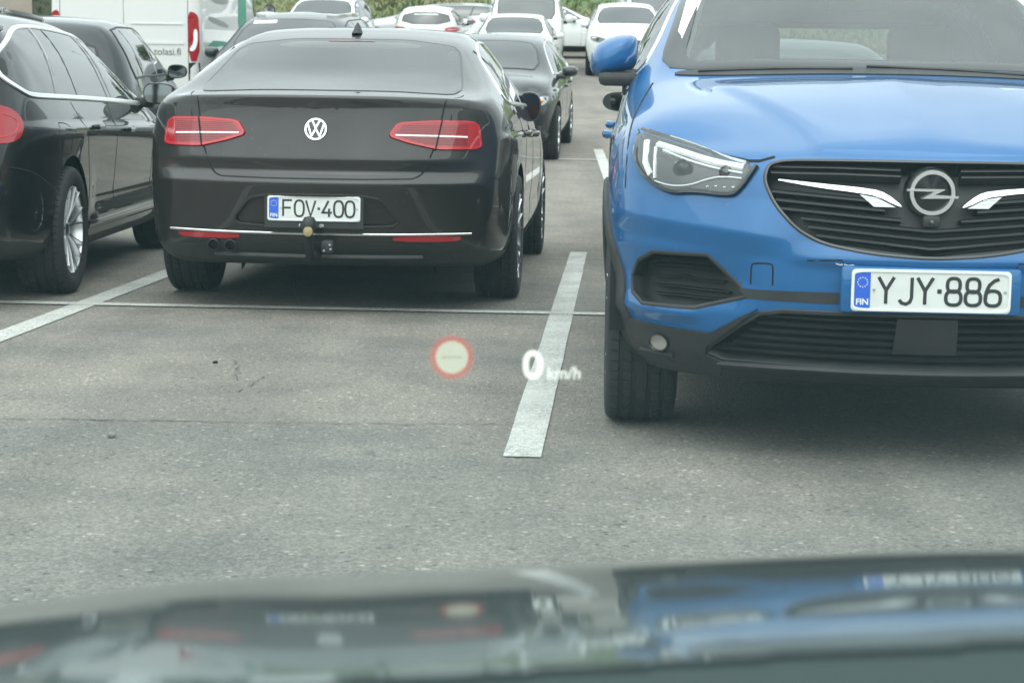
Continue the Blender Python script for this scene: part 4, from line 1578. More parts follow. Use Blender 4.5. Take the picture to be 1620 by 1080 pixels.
    for i in range(len(prof) - 1):
        for k in range(5):
            F.append((i * 6 + k, (i + 1) * 6 + k, (i + 1) * 6 + k + 1, i * 6 + k + 1))
    bm.free()
    mesh_obj('roof_aerial', V, F, M['plastic'], c.root)
    for s in (1, -1):
        c.mirror(s, (s * .86, 3.14, .985), (.15, .17, .21), M['umber'], foot=(s * .84, 3.16, .93), glass=M['gloss_black'])  # glass coloured black to stand in for a dark reflection
    front_simple(c, SEDAN)
    return c

def front_simple(c, T, lamps=None, grille=None, low=True, plate=None, windscreen=True, cowl=None, head=None, lampmat=None):
    """windscreen, headlamps, grille and bumper opening for a front that is far off or turned away"""
    Y = T['front']
    if windscreen:
        ws = auto_windscreen(T, cowl or T['ws'][0], head or T['ws'][1], .90)
        g = c.panel('windscreen', 'front', ws, M['glass'], .006, .014, .07, it=1)
        c.ribbon('windscreen_seal', 'front', chaikin(ws, 1), M['frit'], .03, .008, True, parent=g, step=.06)
    z5, w5 = Y[5][0], Y[5][2]
    lamps = lamps or [(w5 * .50, z5 - .075), (w5 * .52, z5 - .02), (w5 * .80, z5 + .02), (w5 * 1.06, z5 + .04), (w5 * 1.10, z5 - .02), (w5 * .98, z5 - .09), (w5 * .7, z5 - .10)]
    for s in (1, -1):
        L = c.panel('headlamp', 'front', [(s * a, b) for a, b in lamps], lampmat or M['lamp_grey'], .006, .015, .05)
        mid = (sum(p[0] for p in lamps) / len(lamps), sum(p[1] for p in lamps) / len(lamps))
        pos, n = c.hit('front', (s * mid[0], mid[1]))
        V, F = lathe([(0, .012), (.03, .010), (.04, .0)], 14, 'y')
        mesh_obj('projector', [pos + Vector(v) * 1.1 + n * .006 for v in V], F, M['glass'], L)
        c.ribbon('lamp_border', 'front', [(s * p[0], p[1]) for p in chaikin(lamps, 2)], M['lamp_dark'], .014, .009, True, parent=L)
    grille = grille or [(-w5 * .46, z5 - .10), (-w5 * .40, z5 - .02), (w5 * .40, z5 - .02), (w5 * .46, z5 - .10), (w5 * .34, z5 - .20), (-w5 * .34, z5 - .20)]
    G = c.panel('grille', 'front', grille, M['gloss_black'], .005, .012, .08)
    gx = max(p[0] for p in grille)
    z0, z1 = min(p[1] for p in grille), max(p[1] for p in grille)
    for k in range(3):
        z = z0 + (z1 - z0) * (k + 1) / 4
        c.ribbon('slat', 'front', [(-gx * .72, z), (gx * .72, z)], M['dark_alu'], .012, .010, parent=G, step=.12)
    if low:
        z2 = Y[2][0]
        c.panel('lower_grille', 'front', [(-w5 * .75, z2 - .10), (-w5 * .62, z2), (w5 * .62, z2), (w5 * .75, z2 - .10), (w5 * .6, z2 - .14), (-w5 * .6, z2 - .14)], M['plastic'], .005, .012, .1)
    if plate:
        p = c.hit('front', (0, plate[1]))[0]
        c.plate((0, p.y + .014, plate[1]), 'front', plate[0], tilt=0)

def rear_simple(c, T, window=None, lamp=None, plate=None, glass=None):
    Y = T['rear']
    z4, w4 = Y[4][0], Y[4][2]
    if window:
        g = c.panel('rear_window', 'rear', window, glass or M['privacy'], .003, .012, .08, it=1)
        c.ribbon('window_seal', 'rear', chaikin(window, 1), M['frit'], .025, .004, True, parent=g, step=.08)
    lamp = lamp or [(w4 * .62, z4 - .05), (w4 * .62, z4 + .05), (w4 * 1.0, z4 + .08), (w4 * 1.02, z4 - .03)]
    for s in (1, -1):
        L = c.panel('tail_lamp', 'rear', [(s * a, b) for a, b in lamp], M['red'], .007, .015, .05)
        zz = sum(p[1] for p in lamp) / len(lamp)
        xs_ = [p[0] for p in lamp]
        c.ribbon('light_strip', 'rear', [(s * (min(xs_) * .8 + max(xs_) * .2), zz), (s * (min(xs_) * .25 + max(xs_) * .75), zz)], M['lamp_white'], .014, .009, parent=L)
    c.panel('rear_bumper_insert', 'rear', [(-w4 * .8, Y[1][0] - .02), (-w4 * .75, Y[1][0] + .06), (w4 * .75, Y[1][0] + .06), (w4 * .8, Y[1][0] - .02)], M['plastic'], .005, .012, .1)
    c.seam('rear', [(-w4 * .8, z4 + .2), (-w4 * .72, z4 - .1), (w4 * .72, z4 - .1), (w4 * .8, z4 + .2)], 1)
    if plate:
        p = c.hit('rear', (0, plate[1]))[0]
        c.plate((0, p.y - .014, plate[1]), 'rear', plate[0])

def side_seams(c, ys, z0=.32, z1=1.0, handles=(), hm=None):
    for v in 'RL':
        for y in ys:
            c.seam(v, [(y, z1), (y + .02, (z0 + z1) / 2), (y - .02, z0)], 1)
    for s in (-1, 1):
        for (y, z) in handles:
            door_handle(c, s, y, z, hm or c.mat)

# ===== the blue SUV, front towards us
def blue_suv():
    L = 4.50
    loc, yaw = towards(1.168, 5.27, 3.4, L)
    c = Car('suv', 'blue SUV parked nose out at the right edge of the picture', 'car', loc, yaw)
    T = SUV
    c.build(T, M['blue'], 4, sculpt=suv_folds)
    c.low = lambda p: .30 if p.y < 3.9 else .245
    c.wheels(*T['wheels'], style=0, steer=0.02)
    sy = lambda P: [(-a, b) for a, b in P][::-1]
    half = [(0, .622), (.16, .632), (.30, .655), (.37, .692), (.43, .757), (.462, .826), (.45, .872), (.40, .886), (.2, .889), (0, .889)]
    grille = [tuple(q) for q in chaikin(half + sy(half)[1:-1], 2, w=.2)]
    lower_half = [(0, .296), (.56, .296), (.605, .315), (.60, .335), (.52, .405), (.465, .445), (.40, .458), (0, .462)]
    lgrille = lower_half + sy(lower_half)[1:-1]
    pocket = [(.832, .52), (.815, .57), (.775, .600), (.615, .604), (.52, .52), (.505, .49), (.65, .447), (.80, .443), (.83, .47)]
    c.cut('front', grille)
    c.cut('front', lgrille)
    for s in (1, -1):
        c.cut('front', [(s * a, b) for a, b in pocket])
    ws = chaikin(auto_windscreen(T, 3.22, 2.42, .955), 2, w=.12)
    rw = [(-.60, 1.14), (.60, 1.14), (.52, 1.43), (-.52, 1.43)]
    dlo = auto_side(T, .55, 3.18, 14, .045, .06)
    c.cut('front', ws)
    c.cut('rear', rw)
    for v in 'RL':
        c.cut(v, dlo)
    c.finish()
    # ---- grille
    G = c.panel('grille', 'front', grille, M['plastic'], -.055, -.055, .05, it=0)
    c.ribbon('grille_rim', 'front', grille, M['gloss_black'], .010, .003, True, parent=G, base=-.03, step=.03)
    def xe(z):
        for (a, b), (a2, b2) in zip(half, half[1:]):
            if min(b, b2) <= z <= max(b, b2) and abs(b2 - b) > 1e-6 and z < .887:
                return a + (a2 - a) * (z - b) / (b2 - b)
        return .40
    xe0 = xe
    xe = lambda z: xe0(z) - .006
    for z in (.872, .855):
        for s in (1, -1):
            c.ribbon('slat', 'front', [(s * .085, z - .003), (s * .25, z), (s * (xe(z) - .004), z - .002)], M['plastic'], .009, -.008, parent=G, base=-.045)
    for k in range(8):
        z = .800 - .0235 * k
        pts = []
        e = xe(z + .006) - .004
        n = 10
        for i in range(-n, n + 1):
            t = i / n
            step_ = 0.0
            pts.append((e * t, max(.628, z - .030 * (1 - abs(t)) + step_ * .9 - (.008 if k > 6 else 0))))
        if k < 3:
            for s in (1, -1):
                c.ribbon('slat', 'front', [q if s > 0 else q for q in pts if q[0] * s > (.10 if k < 2 else .06)], M['plastic'], .0105, -.010, parent=G, base=-.05, it=1, step=.03)
        else:
            pts = [q for q in pts if abs(q[0]) < e and q[1] > .625]
            c.ribbon('slat', 'front', pts, M['plastic'], .0105, -.010, parent=G, base=-.05, it=1, step=.03)
    wing = [(.458, .834), (.30, .822), (.165, .812), (.125, .800), (.078, .763), (.10, .768), (.15, .792), (.20, .800), (.32, .812)]
    for s in (1, -1):
        w = c.panel('grille_wing', 'front', [(s * a, b) for a, b in wing], M['chrome'], .002, .03, .03, it=1, parent=G)
        c.panel('wing_facet', 'front', [(s * a, b) for a, b in ((.20, .798), (.15, .789), (.10, .764), (.16, .764))], M['lamp_grey'], -.006, .02, .03, it=0, parent=G)
    # ---- badge: ring with a bolt through it
    p, n = c.hit('front', (0, .805))
    Q = frame_of((0, p.y + .0, .805), (-1, 0, 0), (0, 0, 1), (0, 1, 0))
    ring = [(.0575 * math.cos(2 * math.pi * i / 44), .0575 * math.sin(2 * math.pi * i / 44)) for i in range(44)]
    V, F = lathe([(0, -.01), (.07, -.012), (.075, -.04)], 32, 'y')
    bk = mesh_obj('badge_back', [Q(a[0], a[2], a[1]) for a in V], F, M['gloss_black'], c.root)
    mesh_obj('badge_ring', *stroke(lambda a, b, d=0: Q(a, b, d * 2.2 - .008), ring, .0135, .008, True), M['chrome'], bk)
    bolt = [(-.073, .0045), (-.070, .0105), (.036, .0105), (.006, -.0055), (.073, -.0085), (.070, -.0145), (-.030, -.0165), (.004, .0035)]
    m = len(bolt)
    V = [Q(a, b, .013) for a, b in bolt] + [Q(a, b, -.012) for a, b in bolt]
    mesh_obj('badge_bolt', V, [tuple(range(m))] + [(i, (i + 1) % m, m + (i + 1) % m, m + i) for i in range(m)], M['chrome'], bk, False)
    p, n = c.hit('front', (0, .715))
    V, F = lathe([(0, .004), (.006, .003), (.0065, .0)], 12, 'y', (0, p.y - .006, .722))
    cm = box_obj('front_camera', (0, p.y - .022, .724), (.05, .03, .035), M['plastic'], c.root, .008)
    mesh_obj('camera_lens', V, F, M['glass'], cm)
    # ---- headlamps
    lamp = [(.812, .947), (.822, .90), (.822, .862), (.79, .815), (.725, .779), (.655, .789), (.56, .782), (.535, .792), (.485, .862), (.56, .876), (.635, .897), (.755, .931)]
    for s in (1, -1):
        fl = lambda P: [(s * a, b) for a, b in P]
        H = c.panel('headlamp', 'front', chaikin(fl(lamp), 2, w=.15), M['lamp_dark'], .008, .02, .03, it=0)
        c.ribbon('daytime_light', 'front', chaikin(fl([(.515, .858), (.60, .869), (.68, .890), (.762, .912)]), 2, False), M['lamp_white'], .024, .0135, parent=H, base=.004)
        c.ribbon('daytime_light', 'front', chaikin(fl([(.518, .841), (.60, .852), (.68, .871), (.745, .893)]), 2, False), M['lamp_white'], .008, .0135, parent=H, base=.004)
        c.ribbon('daytime_light', 'front', fl([(.768, .900), (.766, .815)]), M['lamp_white'], .011, .0135, parent=H, base=.004)
        c.ribbon('light_guide', 'front', fl([(.795, .92), (.797, .86), (.780, .825)]), M['lamp_white'], .022, .013, parent=H, base=.004)
        c.ribbon('light_guide', 'front', chaikin(fl([(.765, .808), (.72, .795), (.665, .800), (.60, .826), (.555, .829), (.52, .826)]), 2, False), M['lamp_white'], .006, .0135, parent=H, base=.004)
        c.ribbon('lamp_border', 'front', chaikin(fl([(.825, .90), (.825, .862), (.792, .812), (.725, .775), (.655, .785), (.56, .777), (.530, .790), (.480, .864)]), 2, False), M['gloss_black'], .013, .014, parent=H, base=.0)
        p, n = c.hit('front', (s * .685, .845))
        V, F = lathe([(0, .009), (.02, .008), (.034, .004), (.038, .005), (.042, -.004)], 24, 'y')
        mesh_obj('projector', [p + Vector((v[0] * .68, v[1] - v[0] * s * .45, v[2] * .68)) + n * .012 for v in V], F, M['lens'], H)
        p, n = c.hit('front', (s * .565, .842))
        V, F = lathe([(0, .012), (.014, .010), (.022, .0)], 18, 'y')
        mesh_obj('projector', [p + Vector(v) + n * .004 for v in V], F, M['glass'], H)
        for q in range(4):
            p, n = c.hit('front', (s * (.545 + .024 * q), .802 - .002 * (q % 2)))
            box_obj('lamp_stud', p + n * .005, (.012, .012, .008), M['lamp_grey'], H, .002)
        c.panel('lamp_cover', 'front', chaikin(fl(lamp), 2, w=.15), M['lamp_clear'], .028, .018, .04, it=0, parent=H)
        c.seam('front', chaikin(fl([(.43, .893), (.487, .876), (.56, .889), (.64, .910), (.755, .944), (.812, .962)]), 1, False), 0, .012, name='bonnet_gap')
        # bumper pocket
        pk = fl(pocket)
        K = c.panel('air_intake', 'front', pk, M['plastic'], -.05, -.05, .05, it=0)
        c.ribbon('intake_rim', 'front', pk, M['plastic'], .012, .003, True, parent=K, base=-.03, step=.04)
        for q in range(5):
            z = .575 - .024 * q
            c.ribbon('intake_rib', 'front', fl([(.80 - .005 * q, z), (.70, z + .003), (.60 - .012 * q, z)]), M['plastic'], .008, -.03, parent=K, base=-.055)
        c.panel('bumper_strip', 'front', fl([(.525, .513), (.25, .519), (.25, .487), (.50, .487)]), M['plastic'], .003, .012, .05, it=0)
        c.seam('front', fl([(.432, .530), (.432, .586), (.44, .592), (.484, .590), (.492, .584), (.492, .528)]), 1, .005)
        c.seam('front', fl([(.24, .60), (.245, .612), (.34, .607)]), 0, .004)
        # fog lamp
        fo = c.panel('fog_lamp', 'front', [(s * .738 + .027 * math.cos(2 * math.pi * q / 10), .334 + .027 * math.sin(2 * math.pi * q / 10)) for q in range(10)], M['fog_glass'], .016, .02, .02)
        c.ribbon('fog_rim', 'front', [(s * .738 + .026 * math.cos(2 * math.pi * q / 16), .334 + .026 * math.sin(2 * math.pi * q / 16)) for q in range(16)], M['gloss_black'], .006, .020, True, parent=fo, base=.005, step=.02)
        c.ribbon('fog_ledge', 'front', fl([(.695, .300), (.79, .303)]), M['plastic'], .012, .022)
    # ---- black lower bumper with open grille
    lowh = [(.0, .462), (.23, .475), (.475, .458), (.53, .42), (.60, .373), (.725, .379), (.93, .392), (.95, .20), (.0, .20)]
    # side halves of the lower bumper round the opening
    for s in (1, -1):
        P = [(s * a, b) for a, b in ((.47, .459), (.53, .424), (.60, .376), (.725, .381), (.865, .39), (.875, .37), (.87, .25), (.80, .215), (.56, .215), (.56, .292), (.607, .312), (.604, .338), (.523, .409))]
        c.panel('lower_bumper', 'front', P, M['plastic'], .013, .03, .028, it=0)
    c.panel('lower_lip', 'front', [(-.56, .215), (-.56, .293), (.56, .293), (.56, .215)], M['plastic'], .008, .02, .06, it=0)
    c.ribbon('lip_edge', 'front', [(-.57, .287), (-.3, .292), (.3, .292), (.57, .287)], M['plastic'], .018, .018)
    LG = c.panel('lower_grille', 'front', lgrille, M['liner'], -.05, -.05, .06, it=0)
    c.ribbon('grille_rim', 'front', lgrille, M['plastic'], .014, .006, True, parent=LG, base=-.03, step=.04)
    for k in range(6):
        z = .438 - .0225 * k
        e = .45 + .022 * k if k < 5 else .585
        c.ribbon('slat', 'front', [(-e, z), (0, z - .003), (e, z)], M['plastic'], .007, -.012, parent=LG, base=-.05)
    c.panel('radar_cover', 'front', [(-.09, .342), (.09, .342), (.085, .448), (-.085, .448)], M['plastic'], -.004, .03, .05, it=0, parent=LG)
    p = c.hit('front', (0, .533))[0]
    c.plate((0, p.y + .016, .533), 'front', 'YJY.886')
    bm = bmesh.new()
    bm_box(bm, (0, p.y + .002, .533), (.50, .03, .132), .01)
    bm_obj('plate_holder', bm, M['blue'], c.root)
    c.ribbon('paint_scratch', 'front', [(.262, .602), (.25, .598), (.240, .601), (.228, .597), (.212, .600)], M['plate_rim'], .0035, .001, step=.01)
    # ---- bonnet and fender gaps
    for s in (1, -1):
        c.seam('top', [(s * .86, 4.02), (s * .835, 3.7), (s * .80, 3.42), (s * .775, 3.28)], 1, .007, name='bonnet_gap')
    c.panel('cowl', 'top', [(-.70, 3.26), (-.4, 3.33), (.4, 3.33), (.70, 3.26), (.70, 3.20), (.4, 3.24), (-.4, 3.24), (-.70, 3.20)], M['plastic'], .004, .01, .06)
    for x0, x1 in ((-.55, .05), (.10, .62)):
        a, n1 = c.hit('top', (x0, 3.27)); b, n2 = c.hit('top', (x1, 3.24))
        mesh_obj('wiper', *tube([a + n1 * .008, (a + b) / 2 + n1 * .012, b + n2 * .008], .006, 6), M['plastic'], c.root)
    # ---- glass
    W = c.panel('windscreen', 'front', ws, M['clear'], .002, .004, .07, it=0)
    c.ribbon('windscreen_border', 'front', ws, M['frit'], .085, .0035, True, parent=W, base=-.001, step=.05)
    g = c.panel('rear_window', 'rear', rw, M['clear'], .002, .004, .07, it=0)
    c.ribbon('window_border', 'rear', rw, M['frit'], .05, .004, True, parent=g, base=-.001, step=.05)
    for v in 'RL':
        w = c.panel('side_window', v, dlo, M['clear'], .002, .004, .08, it=0)
        c.ribbon('window_trim', v, dlo, M['chrome'], .024, .007, True, parent=w, step=.06)
        for a, b, wd in (((1.0, 1.10), (.85, 1.52), .08), ((1.95, 1.07), (1.85, 1.54), .08)):
            c.ribbon('window_pillar', v, [a, b], M['gloss_black'], wd, .006, parent=w)
        c.ribbon('sill_cladding', v, [(1.30, .33), (3.22, .33)], M['plastic'], .14, .012)
        for yc in (T['wheels'][0], T['wheels'][1]):
            arc = [(yc + .415 * math.cos(R(a)), .355 + .415 * math.sin(R(a))) for a in range(-8, 189, 14)]
            c.ribbon('arch_cladding', v, arc, M['plastic'], .055, .014)
        c.ribbon('roof_rail', v, [(.45, 1.575), (1.2, 1.60), (2.1, 1.575)], M['chrome'], .025, .03)
    side_seams(c, (1.12, 2.02, 3.12), .36, 1.05, ((1.25, .93), (2.15, .905)), M['blue'])
    for s in (1, -1):
        c.mirror(s, (s * .915, 2.93, 1.20), (.185, .20, .165), M['blue'], foot=(s * .83, 2.95, 1.085), tilt=-.25)
        box_obj('mirror_base', (s * .895, 2.95, 1.122), (.14, .14, .052), M['plastic'], c.root, .02)
    # ---- cabin
    bm = bmesh.new(); bm_box(bm, (0, 2.85, 1.0), (1.40, .62, .20), .06, None); bm_obj('dashboard', bm, M['dash'], c.root)
    ring = [(-.36 + .18 * math.cos(a), 2.50 + .05 * math.sin(a), 1.02 + .175 * math.sin(a)) for a in [2 * math.pi * i / 28 for i in range(28)]]
    mesh_obj('steering_wheel', *tube(ring, .016, 8, True), M['dash'], c.root)
    for x in (-.36, .36):
        bm = bmesh.new()
        bm_box(bm, (x, 1.72, .86), (.48, .14, .64), .05, None)
        bm_box(bm, (x, 1.95, .55), (.50, .50, .16), .05, None)
        st = bm_obj('front_seat', bm, M['seat'], c.root)
        bm = bmesh.new(); bm_box(bm, (x, 1.66, 1.275), (.27, .11, .19), .04, None); bm_obj('headrest', bm, M['seat'], st)
    bm = bmesh.new(); bm_box(bm, (0, .95, .82), (1.24, .16, .50), .05, None); rs = bm_obj('rear_seat', bm, M['seat'], c.root)
    for x in (-.42, .42):
        bm = bmesh.new(); bm_box(bm, (x, .92, 1.13), (.25, .10, .14), .04, None); bm_obj('headrest', bm, M['seat'], rs)
    for s in (1, -1):
        mesh_obj('pillar_trim', *tube([(s * .70, 3.12, 1.13), (s * .60, 2.45, 1.47)], .035, 8), M['lamp_white'], c.root)
    box_obj('cabin_floor', (0, 1.9, .34), (1.5, 2.9, .06), M['seat'], c.root, .01)
    box_obj('rear_mirror', (0, 2.52, 1.42), (.24, .04, .07), M['plastic'], c.root, .015)
    rear_simple(c, T)
    return c

# ===== the black estate car on the left, rear flank towards us
def black_estate():
    loc, yaw = away(-3.22, 8.75, -.2)
    c = Car('estate_car', 'shiny black estate car with chrome window surround at the left edge', 'car', loc, yaw, scale=(1, 1, .982))
    T = WAGON
    c.build(T, M['black'], 4, sculpt=wagon_folds)
    c.wheels(*T['wheels'], style=2)
    c.finish()
    dlo = [(.41, 1.17), (.42, 1.11), (.55, 1.05), (.64, 1.035), (.95, 1.03), (2.0, 1.015), (3.40, .982), (3.58, .98), (3.5, 1.02), (3.1, 1.22), (2.75, 1.335), (2.4, 1.38), (1.6, 1.40), (1.1, 1.39), (.82, 1.365), (.58, 1.30), (.44, 1.23)]
    for v in 'RL':
        w = c.panel('side_window', v, dlo, M['glass'], .003, .012, .06, it=2)
        for a, b, wd in (((1.0, 1.03), (1.24, 1.39), .055), ((1.46, 1.03), (1.52, 1.40), .022), ((2.24, 1.02), (2.24, 1.385), .03), ((2.36, 1.02), (2.34, 1.38), .05), ((3.13, .99), (3.02, 1.24), .03)):
            c.ribbon('window_pillar', v, [a, b], M['gloss_black'], wd, .006, parent=w)
        c.ribbon('window_trim', v, chaikin(dlo, 2), M['bright'], .029, .010, True, parent=w, step=.05)
        c.seam(v, [(2.18, 1.0), (2.20, .60), (2.14, .30)], 1)
        c.seam(v, [(1.26, 1.0), (1.42, .85), (1.50, .62), (1.46, .42), (1.44, .30)], 2)
        c.seam(v, [(3.30, .97), (3.33, .60), (3.28, .30)], 1)
        c.seam(v, [(.84, .90), (1.00, .895), (1.06, .87), (1.07, .755), (1.03, .735), (.87, .738), (.84, .76)], 1, .006, True)
        c.seam(v, [(.25, .70), (.50, .66), (.70, .58)], 1)
        c.ribbon('roof_rail', v, [(.42, 1.455), (1.0, 1.475), (1.8, 1.475), (2.5, 1.43)], M['gloss_black'], .04, .035)
        c.ribbon('sill_strip', v, [(1.5, .33), (3.65, .33)], M['black'], .05, .012)
    for s in (1, -1):
        door_handle(c, s, 1.66, .865, M['black'])
        door_handle(c, s, 2.52, .835, M['black'])
        c.mirror(s, (s * 1.0, 3.30, 1.05), (.23, .17, .155), M['black'], foot=(s * .86, 3.32, 1.0))
        lamp = [(.46, .905), (.46, .985), (.64, .995), (.70, .96), (.71, .89), (.68, .80), (.60, .82), (.52, .85)]
        Lp = c.panel('tail_lamp', 'rear', [(s * a, b) for a, b in lamp], M['red'], .008, .015, .04)
        c.ribbon('lamp_border', 'rear', [(s * a, b) for a, b in chaikin([(.50, .915), (.50, .97), (.62, .975), (.675, .90), (.64, .83)], 2, False)], M['bright_red'], .014, .010, parent=Lp)
    # lamp carried round on to the flank
    for v in 'RL':
        Lp = c.panel('tail_lamp', v, [(.20, .80), (.18, 1.0), (.34, .995), (.44, .95), (.455, .89), (.38, .81)], M['red'], .008, .015, .04)
        c.ribbon('lamp_border', v, chaikin([(.24, .83), (.36, .845), (.415, .89), (.40, .935), (.26, .965)], 2, False), M['bright_red'], .012, .010, parent=Lp)
    rear_window = [(-.66, 1.06), (.66, 1.06), (.56, 1.33), (-.56, 1.33)]
    g = c.panel('rear_window', 'rear', rear_window, M['privacy'], .003, .012, .08, it=1)
    c.panel('rear_bumper_insert', 'rear', [(-.70, .30), (-.66, .38), (.66, .38), (.70, .30)], M['plastic'], .005, .012, .08)
    front_simple(c, T)
    return c

# ===== the black sedan facing us farther up the lot
def black_sedan():
    y = 21.9
    loc, yaw = towards(-.46, y, 4.6, 4.77)
    loc = (loc[0], loc[1], gz(y + 4.77 - 1.0) + .03)
    c = Car('sedan', 'black sedan facing us in the row behind the brown sedan', 'car', loc, yaw, -gpitch(y + 2.4))
    T = SEDAN
    c.build(T, M['midnight'], 4, sculpt=sedan_folds)
    c.wheels(*T['wheels'], style=1)
    c.finish()
    dlo = [(.86, 1.035), (1.1, 1.012), (2.0, 1.005), (3.36, .985), (3.28, 1.03), (2.85, 1.27), (2.55, 1.345), (2.1, 1.372), (1.65, 1.362), (1.3, 1.30), (1.05, 1.18)]
    side_windows(c, dlo, M['glass'], [((2.28, .98), (2.20, 1.38), .06)], M['chrome'], .016)
    side_seams(c, (1.5, 2.32, 3.34), .30, .98, ((1.68, .845), (2.58, .825)), M['midnight'])
    front_simple(c, T, lamps=[(.46, .655), (.49, .71), (.63, .745), (.78, .785), (.82, .765), (.79, .69), (.68, .645), (.54, .635)], plate=None, lampmat=M['lamp_grey'])
    for s in (1, -1):
        # fog lamp niche
        K = c.panel('fog_niche', 'front', [(s * a, b) for a, b in ((.50, .40), (.53, .455), (.73, .46), (.755, .42), (.71, .365), (.54, .36))], M['gloss_black'], .006, .012, .05)
        p, n = c.hit('front', (s * .64, .41))
        V, F = lathe([(0, .012), (.026, .010), (.033, .0)], 18, 'y')
        mesh_obj('fog_lamp', [p + Vector(v) + n * .006 for v in V], F, M['lamp_grey'], K)
        c.mirror(s, (s * .995, 3.12, 1.02), (.21, .18, .15), M['midnight'], foot=(s * .86, 3.14, .96))
        # indicator in the lamp
        p, n = c.hit('front', (s * .73, .72))
        box_obj('indicator', p + n * .008, (.06, .02, .03), M['orange'], c.root, .008)
    rear_simple(c, T)
    return c

# ===== generic builder for the cars farther back
def far_car(name, label, T, mat, pos, heading, facing, scale=(1, 1, 1), style=1, glass=None, mirrors=True, plate=None, group='cars parked farther up the lot', cat='car', lvl=2, lo=True, rails=False, rim=None, lamp=None, name_body='body'):
    x, y = pos
    L = max(p[1] for p in T['front']) * scale[1]
    if facing == 'us':
        loc, yaw = towards(x, y, heading, L)
    elif facing == 'away':
        loc, yaw = away(x, y, heading)
    else:                       # side on, heading given as yaw in degrees
        loc, yaw = (x, y, 0), R(heading)
    d = Vector((-math.sin(yaw), math.cos(yaw)))
    yr = loc[1] + d.y * T['wheels'][0] * scale[1]
    yf = loc[1] + d.y * T['wheels'][1] * scale[1]
    base = T['wheels'][1] - T['wheels'][0]
    pt = math.atan2(gz(yf) - gz(yr), base * scale[1])
    z = gz(yr) - T['wheels'][0] * scale[1] * math.sin(pt) + .012
    c = Car(name, label, cat, (loc[0], loc[1], z), yaw, pt, group, scale)
    c.build(T, mat, lvl)
    c.wheels(*T['wheels'], style=style, lo=lo, rim=rim)
    c.finish()
    c.T = T
    return c

def dress(c, kind, glass=None, plate_front=None, plate_rear=None, rails=False, trim=None, lampmat=None, mirror=None):
    T = c.T
    glass = glass or M['glass']
    if kind == 'suv':
        side_windows(c, auto_side(T, .5, 3.12, 12), glass, [((1.0, 1.10), (.88, 1.5), .06), ((1.95, 1.08), (1.85, 1.52), .06)], trim, it=1)
        side_seams(c, (1.1, 2.0, 3.1), .36, 1.03, ((1.25, .93), (2.15, .90)))
        front_simple(c, T, cowl=3.22, head=2.42, plate=plate_front, lampmat=lampmat,
                     lamps=[(.46, .80), (.48, .85), (.62, .885), (.78, .905), (.82, .87), (.78, .81), (.66, .775), (.54, .775)],
                     grille=[(-.42, .70), (-.40, .84), (.40, .84), (.42, .70), (.30, .62), (-.30, .62)])
        rear_simple(c, T, [(-.62, 1.13), (.62, 1.13), (.53, 1.44), (-.53, 1.44)], [(.50, .86), (.50, .97), (.84, 1.02), (.87, .90), (.80, .84)], plate_rear, glass)
        mp, ms = (.96, 2.95, 1.12), (.20, .18, .15)
    elif kind == 'wagon':
        side_windows(c, auto_side(T, .5, 3.45, 14), glass, [((1.2, 1.03), (1.05, 1.4), .05), ((2.2, 1.02), (2.05, 1.41), .06)], trim, it=1)
        side_seams(c, (1.4, 2.2, 3.3), .32, .99, ((1.66, .865), (2.52, .835)))
        front_simple(c, T, cowl=3.66, head=2.62, plate=plate_front, lampmat=lampmat)
        rear_simple(c, T, [(-.68, 1.06), (.68, 1.06), (.58, 1.345), (-.58, 1.345)], [(.52, .86), (.52, .97), (.86, .99), (.90, .86)], plate_rear, M['privacy'])
        mp, ms = (1.0, 3.28, 1.03), (.21, .17, .14)
    elif kind == 'sedan':
        dlo = [(.86, 1.035), (1.1, 1.012), (2.0, 1.005), (3.36, .985), (3.28, 1.03), (2.85, 1.27), (2.55, 1.345), (2.1, 1.372), (1.65, 1.362), (1.3, 1.30), (1.05, 1.18)]
        side_windows(c, dlo, glass, [((2.28, .98), (2.20, 1.38), .06)], trim)
        side_seams(c, (1.5, 2.32, 3.34), .30, .98, ((1.68, .845), (2.58, .825)))
        front_simple(c, T, plate=plate_front, lampmat=lampmat)
        rear_simple(c, T, [(-.62, 1.12), (.62, 1.12), (.56, 1.36), (-.56, 1.36)], [(.42, .83), (.42, .92), (.80, .94), (.83, .83)], plate_rear)
        mp, ms = (.985, 3.12, 1.0), (.21, .18, .15)
    elif kind == 'van':
        for v in 'RL':
            w = c.panel('side_window', v, [(2.95, 1.20), (2.90, 1.66), (3.38, 1.68), (3.60, 1.52), (3.88, 1.22)], glass, .003, .012, .08, it=1)
            c.seam(v, [(2.85, 1.7), (2.85, .5)])
            c.seam(v, [(3.85, 1.15), (3.80, .42)])
        front_simple(c, T, cowl=4.1, head=3.32, plate=plate_front, lampmat=lampmat,
                     lamps=[(.48, .74), (.48, .84), (.66, .875), (.80, .87), (.83, .80), (.74, .74), (.6, .72)],
                     grille=[(-.44, .74), (-.44, .84), (.44, .84), (.44, .74), (.40, .70), (-.40, .70)])
        rear_simple(c, T, [(-.70, 1.25), (.70, 1.25), (.66, 1.70), (-.66, 1.70)], [(.80, .85), (.80, 1.25), (.91, 1.25), (.92, .85)], plate_rear)
        mp, ms = (1.09, 3.72, 1.24), (.24, .14, .24)
    if mirror:
        mp, ms = mirror
    if kind:
        for s in (1, -1):
            c.mirror(s, (s * mp[0], mp[1], mp[2]), ms, c.mat, foot=(s * (mp[0] - .12), mp[1], mp[2] - .06))
    if rails:
        z = lin(T['rows'][7], 1.5)[1] + .02
        for v in 'RL':
            c.ribbon('roof_rail', v, [(.5, z - .03), (1.2, z - .01), (2.2, z - .03)], M['chrome'], .03, .04)
    return c

brown_sedan()
blue_suv()
black_estate()
black_sedan()

